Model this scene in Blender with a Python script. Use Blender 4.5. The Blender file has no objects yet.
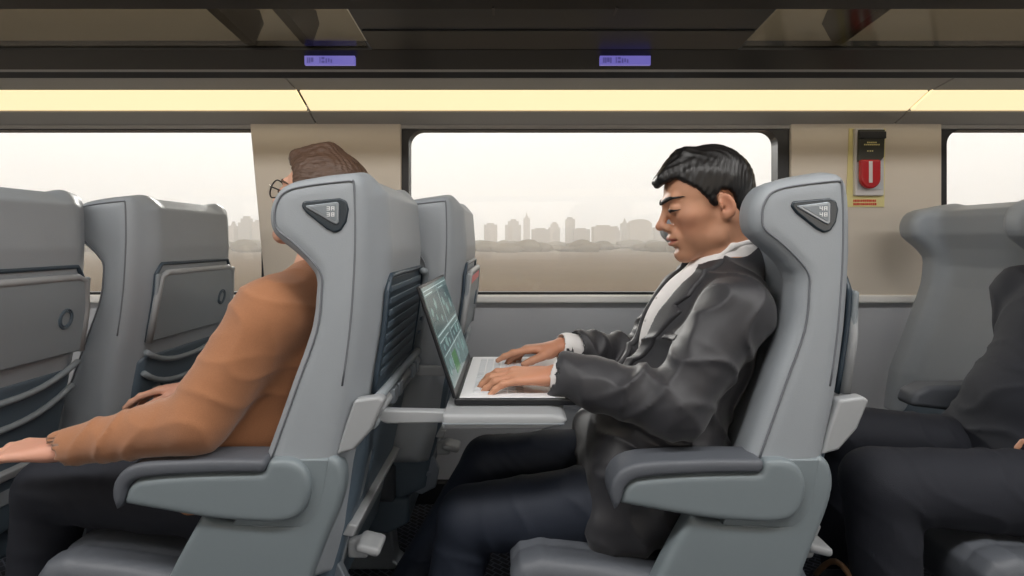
import bpy, math, random
import numpy as np
from mathutils import Vector, Matrix
random.seed(7)
PI = math.pi
SC = bpy.context.scene
COL = SC.collection
FPX, CX, HY, EYE = 532.0, 512.0, 240.0, 1.03      # focal length in pixels, principal column, horizon row, eye height

def P(px, py, Y):
    return np.array([(px - CX) / FPX * Y, Y, EYE + (HY - py) / FPX * Y])

# ------------------------------------------------------------------ materials
def s2l(c):
    c = c / 255.0
    return c / 12.92 if c <= 0.04045 else ((c + 0.055) / 1.055) ** 2.4

def rgb(r, g, b):
    return (s2l(r), s2l(g), s2l(b), 1.0)

def mat(name, col, rough=0.5, metal=0.0, spec=0.5, noise=0.0, nscale=30.0, bump=0.0, bscale=300.0, coat=0.0, sheen=0.0, emit=None, estr=0.0, vcol=False, sss=0.0):
    m = bpy.data.materials.new(name); m.use_nodes = True
    nt = m.node_tree; b = nt.nodes['Principled BSDF']
    b.inputs['Base Color'].default_value = col
    b.inputs['Roughness'].default_value = rough
    b.inputs['Metallic'].default_value = metal
    b.inputs['Specular IOR Level'].default_value = spec
    b.inputs['Coat Weight'].default_value = coat
    if sheen:
        b.inputs['Sheen Weight'].default_value = sheen; b.inputs['Sheen Roughness'].default_value = 0.5
    if sss:
        b.inputs['Subsurface Weight'].default_value = sss
        b.inputs['Subsurface Radius'].default_value = (0.012, 0.005, 0.003); b.inputs['Subsurface Scale'].default_value = 0.6
    if emit:
        b.inputs['Emission Color'].default_value = emit; b.inputs['Emission Strength'].default_value = estr
    tc = nt.nodes.new('ShaderNodeTexCoord')
    if vcol:
        a = nt.nodes.new('ShaderNodeAttribute'); a.attribute_name = 'tone'
        nt.links.new(a.outputs['Color'], b.inputs['Base Color'])
    elif noise:
        n = nt.nodes.new('ShaderNodeTexNoise'); n.inputs['Scale'].default_value = nscale; n.inputs['Detail'].default_value = 4
        r = nt.nodes.new('ShaderNodeMix'); r.data_type = 'RGBA'
        r.inputs['A'].default_value = tuple(c * (1 - noise) for c in col[:3]) + (1,)
        r.inputs['B'].default_value = tuple(min(1, c * (1 + noise)) for c in col[:3]) + (1,)
        nt.links.new(tc.outputs['Object'], n.inputs['Vector']); nt.links.new(n.outputs['Fac'], r.inputs['Factor'])
        nt.links.new(r.outputs['Result'], b.inputs['Base Color'])
    if bump:
        n2 = nt.nodes.new('ShaderNodeTexNoise'); n2.inputs['Scale'].default_value = bscale; n2.inputs['Detail'].default_value = 2
        bp = nt.nodes.new('ShaderNodeBump'); bp.inputs['Strength'].default_value = bump; bp.inputs['Distance'].default_value = 0.002
        nt.links.new(tc.outputs['Object'], n2.inputs['Vector']); nt.links.new(n2.outputs['Fac'], bp.inputs['Height'])
        nt.links.new(bp.outputs['Normal'], b.inputs['Normal'])
    return m

_m0 = mat
M = {}
M['leather'] = mat('grey_leather', rgb(154, 160, 166), 0.46, noise=0.05, nscale=9, bump=0.12, bscale=350)
M['leather_dark'] = mat('dark_grey_leather', rgb(90, 94, 101), 0.48, bump=0.15, bscale=300)
M['piping'] = mat('piping', rgb(112, 116, 122), 0.5)
M['plastic'] = mat('grey_plastic', rgb(124, 134, 139), 0.42, noise=0.03, nscale=6)
M['shell'] = mat('slate_shell', rgb(84, 98, 110), 0.45, noise=0.05, nscale=8)
M['shell_dark'] = mat('dark_recess', rgb(52, 66, 78), 0.4)
M['tray'] = mat('tray_plastic', rgb(160, 163, 166), 0.4)
M['shelfdark'] = mat('dark_shelf', rgb(20, 28, 38), 0.35)
M['traygrey'] = mat('tray_grey', rgb(140, 148, 154), 0.42)
M['metal'] = mat('brushed_metal', rgb(150, 158, 166), 0.3, metal=0.6)
M['black'] = mat('black_plastic', rgb(22, 23, 26), 0.35)
M['label'] = mat('label_grey', rgb(128, 136, 142), 0.35)
M['label_rim'] = mat('label_rim', rgb(44, 54, 62), 0.25)
M['white'] = mat('white_print', rgb(228, 230, 232), 0.5)
M['wall'] = mat('wall_panel', rgb(212, 202, 188), 0.55, noise=0.03, nscale=3)
M['wall_low'] = mat('lower_wall', rgb(190, 192, 196), 0.5, noise=0.03, nscale=3)
M['sill'] = mat('window_sill', rgb(240, 238, 234), 0.3)
M['gasket'] = mat('window_gasket', rgb(32, 33, 36), 0.4)
M['cornice'] = mat('cornice_panel', rgb(168, 166, 163), 0.5)
M['dark_metal'] = mat('rack_rail', rgb(46, 45, 45), 0.34, metal=0.55)
M['ceiling'] = mat('ceiling_panel', rgb(176, 166, 148), 0.6)
M['skin'] = mat('skin', rgb(200, 150, 120), 0.5, vcol=True, sss=0.08)
M['hair_black'] = mat('black_hair', rgb(20, 18, 18), 0.42, noise=0.4, nscale=90)
M['hair_brown'] = mat('brown_hair', rgb(84, 62, 48), 0.5, noise=0.35, nscale=90, bump=.5, bscale=220)
M['jacket'] = mat('charcoal_wool', rgb(44, 44, 49), 0.52, spec=.6, noise=0.14, nscale=500, bump=0.2, bscale=900, sheen=0.16)
M['lapel'] = M['jacket']
M['shirt'] = mat('white_cotton', rgb(232, 229, 228), 0.7)
M['denim'] = mat('dark_denim', rgb(24, 32, 47), 0.68, noise=0.2, nscale=500, bump=0.25, bscale=900)
M['sweater'] = mat('orange_brown_knit', rgb(166, 112, 76), 0.85, noise=0.14, nscale=420, bump=0.35, bscale=800, sheen=0.3)
M['navy'] = mat('navy_cloth', rgb(27, 30, 40), 0.8, noise=0.12, nscale=300, bump=0.2, bscale=700)
M['shoe'] = mat('black_shoe', rgb(16, 15, 15), 0.3)
M['eye'] = mat('eye_white', rgb(200, 190, 184), 0.2)
M['iris'] = mat('dark_iris', rgb(24, 15, 11), 0.15)
M['lap_white'] = mat('white_laptop_deck', rgb(232, 233, 236), 0.35)
M['lap_black'] = mat('black_laptop_shell', rgb(24, 26, 30), 0.3)
M['key'] = mat('pale_key', rgb(212, 215, 220), 0.5)
M['red'] = mat('red_lever', rgb(176, 16, 26), 0.25, coat=0.5)
M['box_dark'] = mat('olive_black_panel', rgb(48, 48, 38), 0.35)
M['box_white'] = mat('pale_box', rgb(206, 202, 200), 0.4)
M['yellow'] = mat('pale_yellow_tape', rgb(222, 212, 150), 0.6)
M['pinkred'] = mat('red_print', rgb(206, 70, 50), 0.6)
M['suitcase'] = mat('black_suitcase', rgb(24, 26, 31), 0.5, bump=0.2, bscale=200)
M['teal'] = mat('slate_case', rgb(46, 56, 64), 0.4)
M['coral'] = mat('coral_reflection', rgb(226, 116, 122), 0.4)
M['lavender'] = mat('lavender_display', rgb(40, 38, 80), 0.3, emit=rgb(112, 104, 186), estr=0.85)
M['lav_dark'] = mat('display_glyph', rgb(62, 58, 110), 0.4, emit=rgb(72, 66, 130), estr=0.8)
M['light'] = mat('warm_light_diffuser', rgb(240, 220, 170), 0.5, emit=rgb(253, 230, 184), estr=1.0)
M['lamp'] = mat('ceiling_light_diffuser', rgb(240, 240, 240), 0.5, emit=(1, 0.94, 0.86, 1), estr=3.0)
M['brown'] = mat('tan_strap', rgb(120, 88, 60), 0.6)

def glass_mat(name, tint, glossy=1.0, rough=0.0):
    m = bpy.data.materials.new(name); m.use_nodes = True; nt = m.node_tree
    for n in list(nt.nodes): nt.nodes.remove(n)
    o = nt.nodes.new('ShaderNodeOutputMaterial'); t = nt.nodes.new('ShaderNodeBsdfTransparent'); g = nt.nodes.new('ShaderNodeBsdfGlossy')
    mx = nt.nodes.new('ShaderNodeMixShader'); fr = nt.nodes.new('ShaderNodeFresnel'); fr.inputs['IOR'].default_value = 1.45
    t.inputs['Color'].default_value = tint; g.inputs['Roughness'].default_value = rough
    g.inputs['Color'].default_value = (glossy, glossy, glossy, 1)
    ge = nt.nodes.new('ShaderNodeNewGeometry'); iv = nt.nodes.new('ShaderNodeMath'); iv.operation = 'SUBTRACT'; iv.inputs[0].default_value = 1
    mu = nt.nodes.new('ShaderNodeMath'); mu.operation = 'MULTIPLY'
    nt.links.new(ge.outputs['Backfacing'], iv.inputs[1]); nt.links.new(iv.outputs[0], mu.inputs[0]); nt.links.new(fr.outputs['Fac'], mu.inputs[1])
    nt.links.new(mu.outputs[0], mx.inputs['Fac']); nt.links.new(t.outputs['BSDF'], mx.inputs[1]); nt.links.new(g.outputs['BSDF'], mx.inputs[2])
    nt.links.new(mx.outputs['Shader'], o.inputs['Surface'])
    return m
M['glass'] = glass_mat('window_glass', (0.97, 0.97, 0.96, 1), .45)
M['smoke'] = glass_mat('smoked_shelf_glass', (0.70, 0.68, 0.63, 1), .6, rough=0.1)
M['lens'] = glass_mat('clear_lens', (0.97, 0.98, 0.98, 1))
for _l in list(M['lens'].node_tree.links):
    if _l.to_socket.name == 'Fac': M['lens'].node_tree.links.remove(_l)
[n for n in M['lens'].node_tree.nodes if n.type == 'MIX_SHADER'][0].inputs['Fac'].default_value = .05

# ------------------------------------------------------------------ object helpers
def tag(o, label=None, cat=None, group=None, kind=None):
    if label: o['label'] = label
    if cat: o['category'] = cat
    if group: o['group'] = group
    if kind: o['kind'] = kind
    return o

def empty(name, loc, label=None, cat=None, group=None):
    o = bpy.data.objects.new(name, None); o.empty_display_size = 0.05; o.location = loc
    COL.objects.link(o); return tag(o, label, cat, group)

def mesh_obj(name, verts, faces, m, parent=None, smooth=False, mats=None, midx=None):
    me = bpy.data.meshes.new(name)
    me.from_pydata([tuple(map(float, v)) for v in verts], [], faces); me.update()
    ms = mats if mats else [m]
    for q in ms: me.materials.append(M[q] if isinstance(q, str) else q)
    if midx: me.polygons.foreach_set('material_index', midx)
    if smooth: me.polygons.foreach_set('use_smooth', [True] * len(me.polygons))
    o = bpy.data.objects.new(name, me); COL.objects.link(o)
    if parent is not None: o.parent = parent
    return o

class MB:
    def __init__(s): s.v = []; s.f = []
    def add(s, v, f):
        n = len(s.v); s.v += [tuple(map(float, q)) for q in v]; s.f += [tuple(i + n for i in q) for q in f]; return s
    def box(s, x0, x1, y0, y1, z0, z1):
        return s.add([(x0,y0,z0),(x1,y0,z0),(x1,y1,z0),(x0,y1,z0),(x0,y0,z1),(x1,y0,z1),(x1,y1,z1),(x0,y1,z1)],
                     [(0,3,2,1),(4,5,6,7),(0,1,5,4),(1,2,6,5),(2,3,7,6),(3,0,4,7)])
    def prism(s, poly, y0, y1):               # polygon in (x,z) extruded along y
        n = len(poly)
        v = [(a, y0, b) for a, b in poly] + [(a, y1, b) for a, b in poly]
        f = [tuple(range(n)), tuple(range(2*n-1, n-1, -1))] + [(i, i+n, (i+1)%n+n, (i+1)%n) for i in range(n)]
        return s.add(v, f)
    def prism_x(s, poly, x0, x1):             # polygon in (y,z) extruded along x
        n = len(poly)
        v = [(x0, a, b) for a, b in poly] + [(x1, a, b) for a, b in poly]
        f = [tuple(range(n-1,-1,-1)), tuple(range(n, 2*n))] + [(i, (i+1)%n, (i+1)%n+n, i+n) for i in range(n)]
        return s.add(v, f)
    def prism_z(s, poly, z0, z1):
        n = len(poly)
        v = [(a, b, z0) for a, b in poly] + [(a, b, z1) for a, b in poly]
        f = [tuple(range(n-1,-1,-1)), tuple(range(n, 2*n))] + [(i, (i+1)%n, (i+1)%n+n, i+n) for i in range(n)]
        return s.add(v, f)
    def tube(s, pts, r, n=8, closed=False, caps=True):
        pts = [Vector(tuple(map(float, p))) for p in pts]; m = len(pts); rs = r if isinstance(r, (list, tuple)) else [r]*m
        rings = []; up = None
        for i, p in enumerate(pts):
            a = pts[i-1] if (i > 0 or closed) else p; b = pts[(i+1) % m] if (i < m-1 or closed) else p
            t = (b - a).normalized()
            if up is None: up = Vector((0,0,1)) if abs(t.z) < .9 else Vector((1,0,0))
            u = t.cross(up)
            if u.length < 1e-6: u = t.orthogonal()
            u.normalize(); w = u.cross(t).normalized(); up = w
            rings.append([p + u*math.cos(2*PI*k/n)*rs[i] + w*math.sin(2*PI*k/n)*rs[i] for k in range(n)])
        v = [q for rg in rings for q in rg]; f = []
        for i in range(m if closed else m-1):
            j = (i+1) % m
            for k in range(n): f.append((i*n+k, i*n+(k+1)%n, j*n+(k+1)%n, j*n+k))
        if caps and not closed: f += [tuple(range(n-1,-1,-1)), tuple((m-1)*n+k for k in range(n))]
        return s.add(v, f)
    def disc(s, c, r, y0, y1, n=24):          # short cylinder, axis y
        return s.prism([(c[0]+r*math.cos(2*PI*k/n), c[1]+r*math.sin(2*PI*k/n)) for k in range(n)], y0, y1)
    def build(s, name, m, parent=None, bevel=0.0, seg=2, smooth=False):
        o = mesh_obj(name, s.v, s.f, m, parent, smooth)
        if bevel:
            b = o.modifiers.new('bevel', 'BEVEL'); b.width = bevel; b.segments = seg; b.limit_method = 'ANGLE'; b.angle_limit = math.radians(35)
            o.data.polygons.foreach_set('use_smooth', [True]*len(o.data.polygons))
            w = o.modifiers.new('wn', 'WEIGHTED_NORMAL'); w.keep_sharp = False
        return o

def rrect(x0, x1, z0, z1, r, n=6):
    pts = []
    for cx, cz, a0 in ((x1-r, z1-r, 0), (x0+r, z1-r, 90), (x0+r, z0+r, 180), (x1-r, z0+r, 270)):
        for k in range(n+1):
            a = math.radians(a0 + 90*k/n); pts.append((cx + r*math.cos(a), cz + r*math.sin(a)))
    return pts

# ------------------------------------------------------------------ signed-distance modelling + surface nets
def _a(v): return np.asarray(v, dtype=np.float64)

def f_cap(a, b, r1, r2=None, squash=None):
    a = _a(a); b = _a(b); r2 = r1 if r2 is None else r2; ab = b - a; L2 = max(1e-12, float(ab @ ab))
    if squash is not None:
        n = _a(squash[0]); n = n/np.linalg.norm(n); sfac = squash[1]
    def f(p):
        q = p - a; t = np.clip(q @ ab / L2, 0, 1); e = q - t[:, None]*ab
        if squash is not None: e = e + np.outer((e @ n)*(1/sfac - 1), n)
        return np.sqrt((e*e).sum(1)) - (r1 + (r2 - r1)*t)
    c = (a+b)/2; R = np.linalg.norm(ab)/2 + max(r1, r2)*1.0
    return f, c, R

def f_ell(c, r, R=None):
    c = _a(c); r = _a(r); R = np.eye(3) if R is None else _a(R)
    def f(p):
        q = (p - c) @ R
        k0 = np.sqrt(((q/r)**2).sum(1)); k1 = np.sqrt(((q/(r*r))**2).sum(1))
        return k0*(k0-1)/np.maximum(k1, 1e-9)
    return f, c, float(r.max())

def f_box(c, h, rad, R=None):
    c = _a(c); h = _a(h) - rad; R = np.eye(3) if R is None else _a(R)
    def f(p):
        q = np.abs((p - c) @ R) - h
        return np.sqrt((np.maximum(q, 0)**2).sum(1)) + np.minimum(q.max(1), 0) - rad
    return f, c, float(np.linalg.norm(h) + rad)

def poly2d(p2, V):
    V = _a(V); n = len(V); d = np.full(len(p2), 1e9); s = np.ones(len(p2))
    for i in range(n):
        a = V[i]; b = V[i-1]; e = b - a; w = p2 - a
        t = np.clip(w @ e / (e @ e), 0, 1); q = w - t[:, None]*e
        d = np.minimum(d, (q*q).sum(1))
        c1 = p2[:, 1] >= a[1]; c2 = p2[:, 1] < b[1]; c3 = e[0]*w[:, 1] > e[1]*w[:, 0]
        fl = (c1 & c2 & c3) | (~c1 & ~c2 & ~c3); s[fl] *= -1
    return s*np.sqrt(d)

def f_prism(poly, y0, y1, rad, axes=(0, 2, 1)):
    V = _a(poly); c = np.zeros(3); i, j, k = axes
    c[i] = (V[:, 0].min()+V[:, 0].max())/2; c[j] = (V[:, 1].min()+V[:, 1].max())/2; c[k] = (y0+y1)/2
    R = math.sqrt(((V[:, 0].max()-V[:, 0].min())/2)**2 + ((V[:, 1].max()-V[:, 1].min())/2)**2 + ((y1-y0)/2)**2)
    def f(p):
        d2 = poly2d(p[:, [i, j]], V) + rad
        dy = np.abs(p[:, k] - (y0+y1)/2) - (y1-y0)/2 + rad
        return np.minimum(np.maximum(d2, dy), 0) + np.sqrt(np.maximum(d2, 0)**2 + np.maximum(dy, 0)**2) - rad
    return f, c, R

def smin(a, b, k):
    if k <= 0: return np.minimum(a, b)
    h = np.clip(0.5 + 0.5*(b-a)/k, 0, 1)
    return b + (a-b)*h - k*h*(1-h)

class Sdf:
    def __init__(s): s.p = []; s.post = None
    def add(s, fcr, k=0.0, op='+'):
        s.p.append((fcr[0], _a(fcr[1]), fcr[2], k, op)); return s
    def cap(s, a, b, r1, r2=None, k=0.0, op='+', squash=None): return s.add(f_cap(a, b, r1, r2, squash), k, op)
    def ell(s, c, r, k=0.0, op='+', R=None): return s.add(f_ell(c, r, R), k, op)
    def box(s, c, h, rad, k=0.0, op='+', R=None): return s.add(f_box(c, h, rad, R), k, op)
    def prism(s, poly, y0, y1, rad, k=0.0, op='+', axes=(0,2,1)): return s.add(f_prism(poly, y0, y1, rad, axes), k, op)
    def sub(s, other, k=0.0, xf=None, op='+', cull=True):       # nest another Sdf, optionally in a local frame (R, t, scale)
        lo = _a([c - r for _, c, r, _, o in other.p if o == '+']).min(0); hi = _a([c + r for _, c, r, _, o in other.p if o == '+']).max(0)
        c = (lo+hi)/2; Rr = float(np.linalg.norm(hi-lo)/2)
        if xf is None: return s.add((lambda p: other(p), c, Rr), k, op)
        R, t, sc = xf; R = _a(R); t = _a(t)
        return s.add((lambda p: other(((p - t) @ R)/sc)*sc, R @ (c*sc) + t, Rr*sc), k, op)
    def __call__(s, P, act=None):
        d = np.full(len(P), 1.0)
        if act is None and len(s.p) > 5 and len(P) > 64:
            lo = P.min(0); hi = P.max(0); act = list(s_cull(s, (lo+hi)/2, float(np.linalg.norm(hi-lo))/2 + .012))
        for f, c, R, k, op in (s.p if act is None else act):
            v = f(P)
            if op == '+': d = smin(d, v, k)
            elif op == '-': d = -smin(-d, v, k)
            else: d = -smin(-d, -v, k)
        return s.post(P, d) if s.post else d
    def bounds(s, m=0.02):
        lo = _a([c - r for _, c, r, _, o in s.p if o == '+']).min(0); hi = _a([c + r for _, c, r, _, o in s.p if o == '+']).max(0)
        return lo - m, hi + m

def nets(sdf, h, B=16, slack=2.3):
    lo, hi = sdf.bounds()
    nb = np.ceil((hi - lo)/(h*B)).astype(int)
    g = np.stack(np.meshgrid(*[np.arange(n) for n in nb], indexing='ij'), -1).reshape(-1, 3)
    cen = lo + (g + 0.5)*B*h; Rb = B*h*math.sqrt(3)/2
    off = np.stack(np.meshgrid(*[np.arange(B+1)]*3, indexing='ij'), -1).reshape(-1, 3)
    big = nb*B + 2
    VID, VP, Q = [], [], []
    for gi, c in zip(g, cen):
        near = [q for q in s_cull(sdf, c, Rb)]
        if not any(q[4] == '+' for q in near): continue
        d0 = sdf(c[None, :], near)[0]
        if abs(d0) > Rb*slack + 0.012: continue
        o3 = gi*B
        pts = lo + (off + o3)*h
        D = sdf(pts, near).reshape(B+1, B+1, B+1)
        S = D < 0
        if S.all() or not S.any(): continue
        cnt = np.zeros((B, B, B), int); acc = np.zeros((B, B, B, 3)); ne = np.zeros((B, B, B))
        for dx in (0, 1):
            for dy in (0, 1):
                for dz in (0, 1): cnt += S[dx:dx+B, dy:dy+B, dz:dz+B]
        mix = (cnt > 0) & (cnt < 8)
        for ax in range(3):
            for u in (0, 1):
                for w in (0, 1):
                    st = [0, 0, 0]; o2 = [q for q in range(3) if q != ax]; st[o2[0]] = u; st[o2[1]] = w
                    sl0 = tuple(slice(st[q], st[q]+B) for q in range(3)); st2 = list(st); st2[ax] += 1
                    sl1 = tuple(slice(st2[q], st2[q]+B) for q in range(3))
                    a = D[sl0]; b = D[sl1]; cr = (a < 0) != (b < 0)
                    t = np.where(cr, a/np.where(np.abs(a-b) < 1e-12, 1, a-b), 0)
                    pos = np.zeros((B, B, B, 3)); pos[..., o2[0]] = u; pos[..., o2[1]] = w; pos[..., ax] = t
                    acc += pos*cr[..., None]; ne += cr
        ii = np.argwhere(mix)
        loc = acc[mix]/ne[mix][:, None]
        gc = ii + o3 + 1
        VID.append((gc[:, 0]*big[1] + gc[:, 1])*big[2] + gc[:, 2]); VP.append(lo + (ii + o3 + loc)*h)
        for ax in range(3):
            st = [0, 0, 0]; st[ax] = 1
            a = S[:B, :B, :B]; b = S[st[0]:st[0]+B, st[1]:st[1]+B, st[2]:st[2]+B]
            ed = np.argwhere(a != b)
            if not len(ed): continue
            flip = a[tuple(ed.T)]
            e1 = np.zeros(3, int); e2 = np.zeros(3, int); e1[(ax+1) % 3] = 1; e2[(ax+2) % 3] = 1
            base = ed + o3 + 1
            qs = np.stack([((x[:, 0]*big[1] + x[:, 1])*big[2] + x[:, 2]) for x in (base, base-e1, base-e1-e2, base-e2)], 1)
            qs[~flip] = qs[~flip][:, ::-1]
            Q.append(qs)
    VID = np.concatenate(VID); VP = np.concatenate(VP); Q = np.concatenate(Q)
    o = np.argsort(VID); VID = VID[o]; VP = VP[o]
    ix = np.searchsorted(VID, Q); ix = np.clip(ix, 0, len(VID)-1)
    ok = (VID[ix] == Q).all(1)
    return VP, ix[ok]

def s_cull(sdf, c, Rb):
    for q in sdf.p:
        if np.linalg.norm(q[1]-c) - q[2] < Rb + 0.03 + 2*q[3]: yield q

def sdf_obj(name, sdf, h, m, parent=None, tone=None, origin=None, relax=0):
    V, F = nets(sdf, h)
    if relax:
        for _ in range(relax):
            acc = np.zeros_like(V); n = np.zeros(len(V))
            for i in range(4):
                a = F[:, i]; b = F[:, (i+1) % 4]
                np.add.at(acc, a, V[b]); np.add.at(n, a, 1); np.add.at(acc, b, V[a]); np.add.at(n, b, 1)
            V = V*0.5 + 0.5*acc/np.maximum(n, 1)[:, None]
    me = bpy.data.meshes.new(name)
    W = V if origin is None else V - _a(origin)
    me.vertices.add(len(W)); me.vertices.foreach_set('co', W.astype(np.float32).ravel())
    me.loops.add(len(F)*4); me.loops.foreach_set('vertex_index', F.astype(np.int32).ravel())
    me.polygons.add(len(F)); me.polygons.foreach_set('loop_start', np.arange(0, len(F)*4, 4, dtype=np.int32))
    me.update(calc_edges=True); me.validate()
    me.polygons.foreach_set('use_smooth', np.ones(len(me.polygons), bool))
    me.materials.append(M[m])
    if tone is not None:
        at = me.color_attributes.new('tone', 'FLOAT_COLOR', 'POINT')
        c = np.ones((len(V), 4), np.float32); c[:, :3] = tone(V); at.data.foreach_set('color', c.ravel())
    o = bpy.data.objects.new(name, me); COL.objects.link(o)
    if parent is not None: o.parent = parent
    return o

def rot(ax, deg):
    return np.array(Matrix.Rotation(math.radians(deg), 3, ax))

def ridges(P, dirv, freq, seed=0.0, warp=1.0):
    d = _a(dirv)/np.linalg.norm(dirv)
    w = np.sin(P[:, 0]*31 + seed) + np.sin(P[:, 1]*27 + 2*seed + P[:, 2]*19) + np.sin(P[:, 2]*37 - seed)
    ph = (P @ d)*freq + w*warp + seed
    return (1 - np.abs(np.sin(ph)))**2

def gau(P, c, r):
    return np.exp(-((P - _a(c))**2).sum(1)/(r*r))

for k in ('hair_black', 'hair_brown'):
    nt = M[k].node_tree
    tcn = [n for n in nt.nodes if n.type == 'TEX_COORD'][0]; mpn = nt.nodes.new('ShaderNodeMapping'); mpn.inputs['Scale'].default_value = (.22, 1, .8); mpn.inputs['Rotation'].default_value = (0, .5, 0)
    nt.links.new(tcn.outputs['Object'], mpn.inputs['Vector'])
    for n in nt.nodes:
        if n.type == 'TEX_NOISE': nt.links.new(mpn.outputs['Vector'], n.inputs['Vector'])
        if n.type == 'BUMP': n.inputs['Distance'].default_value = .004; n.inputs['Strength'].default_value = .8
HAZE, SKY, SUN, LAMP, BACK, EXPO = 0.0015, 1.02, 10.0, 11.5, 3.6, 0.0
import bmesh
_old = mesh_obj
def mesh_obj(name, verts, faces, m, parent=None, smooth=False, mats=None, midx=None):
    o = _old(name, verts, faces, m, parent, smooth, mats, midx)
    bm = bmesh.new(); bm.from_mesh(o.data); bmesh.ops.recalc_face_normals(bm, faces=bm.faces); bm.to_mesh(o.data); bm.free()
    return o

def struct(o): o['kind'] = 'structure'; return o

WY = 2.10                     # the window wall
XL, XR = -3.6, 3.6
ZS, ZT = 0.81, 1.462          # window sill and head
# pillars are given by their left and right edge at head and sill height
PIL = [(-3.40, -2.62, -3.40, -2.62), (-1.026, -0.434, -0.963, -0.434), (1.09, 1.68, 1.09, 1.68), (3.2, 3.6, 3.2, 3.6)]

# ---- floor with a woven dash carpet
cm = mat('patterned_carpet', rgb(26, 30, 40), 0.95)
nt = cm.node_tree; b = nt.nodes['Principled BSDF']; tc = nt.nodes.new('ShaderNodeTexCoord'); mp = nt.nodes.new('ShaderNodeMapping')
mp.inputs['Rotation'].default_value = (0, 0, math.radians(38)); mp.inputs['Scale'].default_value = (1, 1, 1)
br = nt.nodes.new('ShaderNodeTexBrick'); br.inputs['Scale'].default_value = 14; br.inputs['Mortar Size'].default_value = 0.03
br.inputs['Color1'].default_value = rgb(24, 28, 38); br.inputs['Color2'].default_value = rgb(34, 40, 54); br.inputs['Mortar'].default_value = rgb(78, 84, 98)
nt.links.new(tc.outputs['Object'], mp.inputs['Vector']); nt.links.new(mp.outputs['Vector'], br.inputs['Vector']); nt.links.new(br.outputs['Color'], b.inputs['Base Color'])
struct(MB().box(XL, XR, -1.75, WY + .03, -0.06, 0.0).build('floor', cm))

# ---- window wall: lower panel, panel above the windows, pillars
lw = MB().box(XL, XR, WY, WY + .05, 0.0, ZS - .02)
struct(lw.build('wall_window_side', 'wall_low'))
up = MB().box(XL, XR, WY, WY + .05, ZT + .012, 2.2)
struct(up.build('wall_window_head', 'wall'))
for i, (a, bb, c, d) in enumerate(PIL):
    p = MB().prism([(a, ZT + .03), (bb, ZT + .03), (d, ZS - .012), (c, ZS - .012)], WY - .022, WY + .05)
    struct(p.build('wall_pillar_%d' % (i + 1), 'wall', bevel=.006))
struct(MB().box(XL, XR, WY - .035, WY + .03, ZS - .026, ZS + .006).build('trim_1', 'sill', bevel=.008, seg=3))
struct(MB().box(XL, XR, WY - .014, WY + .02, ZS + .006, ZS + .016).build('trim_2', 'gasket'))
struct(MB().box(XL, XR, WY - .03, WY + .02, 0.0, 0.085).build('baseboard_window_side', 'gasket', bevel=.006))
struct(MB().box(XL, XR, WY - .016, WY + .03, ZT + .004, ZT + .03).build('trim_3', 'cornice', bevel=.004))

# ---- windows (rounded aperture in a dark gasket, then the pane)
WIN = [(-2.62, -1.0), (-0.434, 1.09), (1.68, 3.2)]
for i, (a, bb) in enumerate(WIN):
    inner = rrect(a + .03 - (0.05 if i == 1 else 0), bb - .035 + (.05 if i == 0 else 0), ZS + .012, ZT - .0, .055, 8) if i != 1 else rrect(a + .028, bb - .045, ZS + .012, ZT, .055, 8)
    x0 = a - .02; x1 = bb + .05; z0 = ZS - .01; z1 = ZT + .02
    outer = []
    for (x, z) in inner:
        cx, cz = (a + bb)/2, (ZS + ZT)/2
        sx = (x1 if x > cx else x0); sz = (z1 if z > cz else z0)
        outer.append((x, z))
    n = len(inner); ob = []
    for k, (x, z) in enumerate(inner):
        q = k // 9; j = k % 9
        cxn = (x1, x0, x0, x1)[q]; czn = (z1, z1, z0, z0)[q]
        hor = (j < 4) if q in (0, 2) else (j > 4)
        if j == 4: ob.append((cxn, czn))
        elif hor: ob.append((cxn, z))
        else: ob.append((x, czn))
    v = []
    for yy in (WY - .008, WY + .045):
        v += [(x, yy, z) for x, z in inner] + [(x, yy, z) for x, z in ob]
    f = []
    for k in range(n):
        l = (k + 1) % n
        f += [(k, l, n + l, n + k), (2*n + k, 3*n + k, 3*n + l, 2*n + l), (k, 2*n + k, 2*n + l, l), (n + k, n + l, 3*n + l, 3*n + k)]
    w = struct(mesh_obj('window_%d' % (i + 1), v, f, 'gasket'))
    MB().box(a - .02, bb + .05, WY + .026, WY + .032, ZS - .01, ZT + .02).build('pane', 'glass', w)

# ---- cornice above the windows with the light strip, and the rack rail
def strip_x(name, pts, m, x0=XL, x1=XR, th=0.012, seams=()):
    a, b2 = pts
    nY, nZ = -(b2[1]-a[1]), (b2[0]-a[0]); L = math.hypot(nY, nZ); nY, nZ = nY/L*th, nZ/L*th
    if nZ < 0: nY, nZ = -nY, -nZ
    return MB().prism_x([a, b2, (b2[0]+nY, b2[1]+nZ), (a[0]+nY, a[1]+nZ)], x0, x1).build(name, m)
yz = lambda py, Y: (Y, EYE + (HY - py)/FPX*Y)
A = [yz(126, 2.09), yz(112, 2.01), yz(110.5, 2.0), yz(91.5, 1.9), yz(90, 1.89), yz(78.5, 1.80)]
XS = -0.765
c1 = [(XL, XS - .003), (XS + .003, 1.49), (1.496, XR)]
for i, (x0, x1) in enumerate(c1):
    struct(strip_x('trim_%d' % (4 + i), (A[0], A[1]), 'cornice', x0, x1))
    struct(strip_x('trim_%d' % (7 + i), (A[4], A[5]), 'cornice', x0, x1))
struct(strip_x('trim_10', (yz(128, 2.10), yz(111, 2.04)), 'gasket'))
struct(strip_x('trim_11', ((A[1][0]+.03, A[1][1]+.035), (A[4][0]+.03, A[4][1]+.035)), 'gasket'))
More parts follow.
